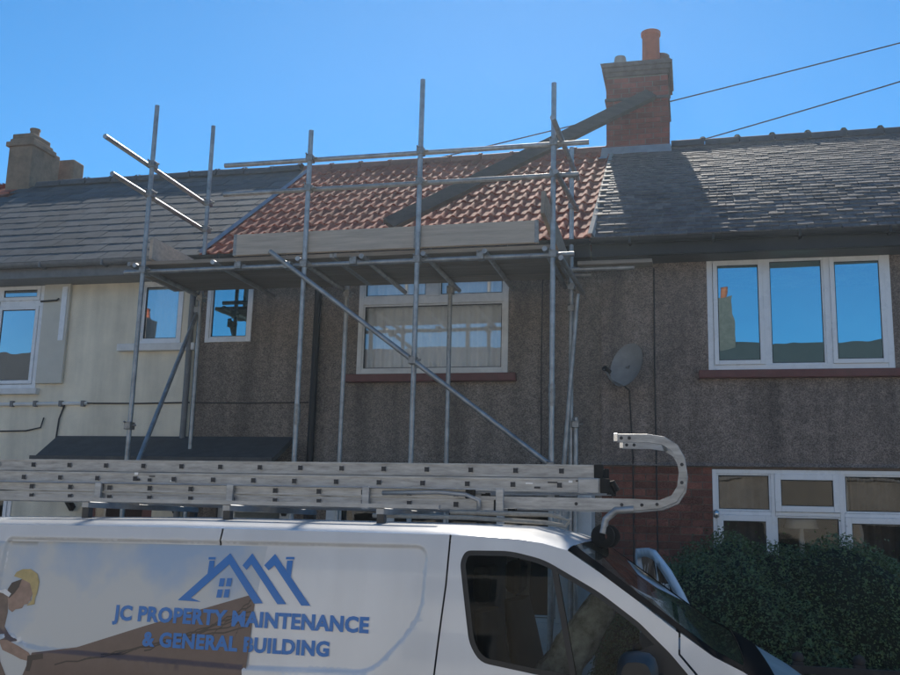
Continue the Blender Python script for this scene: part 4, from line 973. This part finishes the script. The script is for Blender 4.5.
# roof ladder with hook and wheel
RL = thing('roof_ladder', (-2, 5.4, 2.0), 'aluminium roof ladder whose curved ridge hook sticks up beyond the van cab', 'ladder', 'ladders on the van roof')
def hookpath(dz=0):
    arc = [(-3.9, 1.985), (-1.5, 1.985), (-.30, 1.985), (-.17, 1.99), (-.10, 2.02), (-.065, 2.075), (-.055, 2.15), (-.065, 2.22), (-.095, 2.275), (-.15, 2.31), (-.23, 2.322), (-.385, 2.322)]
    return arc
for yy in (5.20, 5.62):
    pts = hookpath(); s_ = MB(); hw = .021; rowsA = []
    n = len(pts)
    for i, (x, z) in enumerate(pts):
        a = Vector(pts[max(i-1, 0)]); b = Vector(pts[min(i+1, n-1)]); t = (b-a).normalized(); nx, nz = -t.y, t.x
        h_ = hw*(1.45 if i < 3 else 1.0)
        rowsA.append([(x+nx*h_, yy-.013, z+nz*h_), (x-nx*h_, yy-.013, z-nz*h_), (x-nx*h_, yy+.013, z-nz*h_), (x+nx*h_, yy+.013, z+nz*h_), (x+nx*h_, yy-.013, z+nz*h_)])
    s_.grid(rowsA); s_.add(rowsA[0][:4], [(0,1,2,3)]); s_.add(rowsA[-1][:4], [(3,2,1,0)])
    st = s_.build('stile', alu, RL, bevel=.003)
    for (x, z) in ((-.59, 1.985), (-.36, 1.985), (-.26, 1.985), (-.185, 1.99), (-.062, 2.10), (-.06, 2.19), (-.32, 2.322), (-.36, 2.322)):
        MB().tube([(x, yy-.016, z), (x, yy-.0135, z)], .009, 8).build('bolt', alud, st)
    MB().box((-.40, yy-.02, 2.302), (-.378, yy+.02, 2.345)).build('hook_tip', silver, st, bevel=.004)
x = -3.8
while x < -.4:
    hollow_rg = MB(); hollow_rung(hollow_rg, x, 5.21, 5.61, 1.985); hollow_rg.build('rung', tread, RL, smooth=True, angle=50); x += .25
for z, x in ((2.30, -.15), (2.10, -.06)): MB().tube([(x, 5.2, z), (x, 5.62, z)], .013, 8).build('cross_tube', alu, RL, smooth=True, angle=50)
MB().tube([(-.30, 5.18, 1.962), (-.39, 5.18, 1.955), (-.44, 5.18, 1.91), (-.455, 5.18, 1.84)], .019, 8).build('wheel_bracket', alu, RL, smooth=True, angle=50)
for yy in (5.17, 5.52):
    rows = [[(-.455+r_*math.cos(2*math.pi*j/22), yy+h, 1.825+r_*math.sin(2*math.pi*j/22)) for j in range(23)] for r_, h in ((.022, 0), (.05, 0), (.06, .008), (.06, .032), (.05, .04), (.022, .04))]
    MB().grid(rows).build('wheel', rubber, RL, smooth=True, angle=40)
# timber battens and a rolled sheet tucked under the ladders
tag(MB().tube([(-1.6, 4.95, 1.90), (-1.1, 4.97, 1.90), (-.72, 5.0, 1.885), (-.62, 5.0, 1.87), (-.60, 5.0, 1.90), (-.70, 5.0, 1.925), (-1.2, 4.98, 1.925)], .012, 7).build('tie_down_rope', mat('rope', (.30, .28, .24), .95, .2, 40)), 'pale looped rope lying on the front of the van roof under the ladders', 'rope')
for k, (xa, xb, yy, zz) in enumerate(((-3.6, -2.0, 4.88, 1.957), (-2.9, -.85, 5.02, 1.957))):
    pass

# ================================================================= terrace across the road (seen mirrored in the panes)
OT = thing('opposite_terrace', (-2, -9, 0), 'brick terrace across the road, mirrored low in the upstairs window panes', 'terrace')
MB().box((-30, -15, 0), (26, -8.6, 4.9)).build('wall', mat('opposite render', (.78, .73, .64), .95, .2, 2, .3, 60), OT)
MB().add([(-30.2, -8.2, 4.9), (26.2, -8.2, 4.9), (26.2, -11.8, 7.9), (-30.2, -11.8, 7.9), (26.2, -15.4, 4.9), (-30.2, -15.4, 4.9)], [(0,1,2,3), (3,2,4,5), (0,3,5), (1,4,2), (0,5,4,1)]).build('roof', mat('opposite slate', (.03, .03, .033), .9, .2, 4), OT)
for x in (-21, -13.5, .92, 15):
    c_ = MB().box((x-.45, -12.3, 6.6), (x+.45, -11.4, 9.3)).build('chimney', capm, OT)
    for d in (-.22, .22): MB().lathe((x+d, -11.85, 9.3), [(.13, 0), (.11, .4), (.13, .45)], 10).build('chimney_pot', terra, c_)
for k in range(12):
    x = -28+k*4.6
    for z0, z1 in ((1, 2.3), (3.4, 4.5)): MB().box((x, -8.6, z0), (x+1.7, -8.55, z1)).build('window', upvc, OT); MB().box((x+.08, -8.549, z0+.08), (x+1.62, -8.545, z1-.08)).build('pane', blackp, OT)

# ================================================================= thin air volume added to imitate lens glare and lift dark tones
hz = MB().box((-32, -16.5, -1), (28, 17.4, 10.3)).build('glare_haze', None); hz['kind'] = 'stuff'
M = bpy.data.materials.new('glare_haze'); M.use_nodes = True; N = M.node_tree.nodes; N.remove(N['Principled BSDF'])
pvn = N.new('ShaderNodeVolumePrincipled'); pvn.inputs['Density'].default_value = .0013; pvn.inputs['Color'].default_value = (.70, .85, 1, 1); pvn.inputs['Anisotropy'].default_value = .68
M.node_tree.links.new(pvn.outputs[0], N['Material Output'].inputs['Volume']); hz.data.materials.append(M)
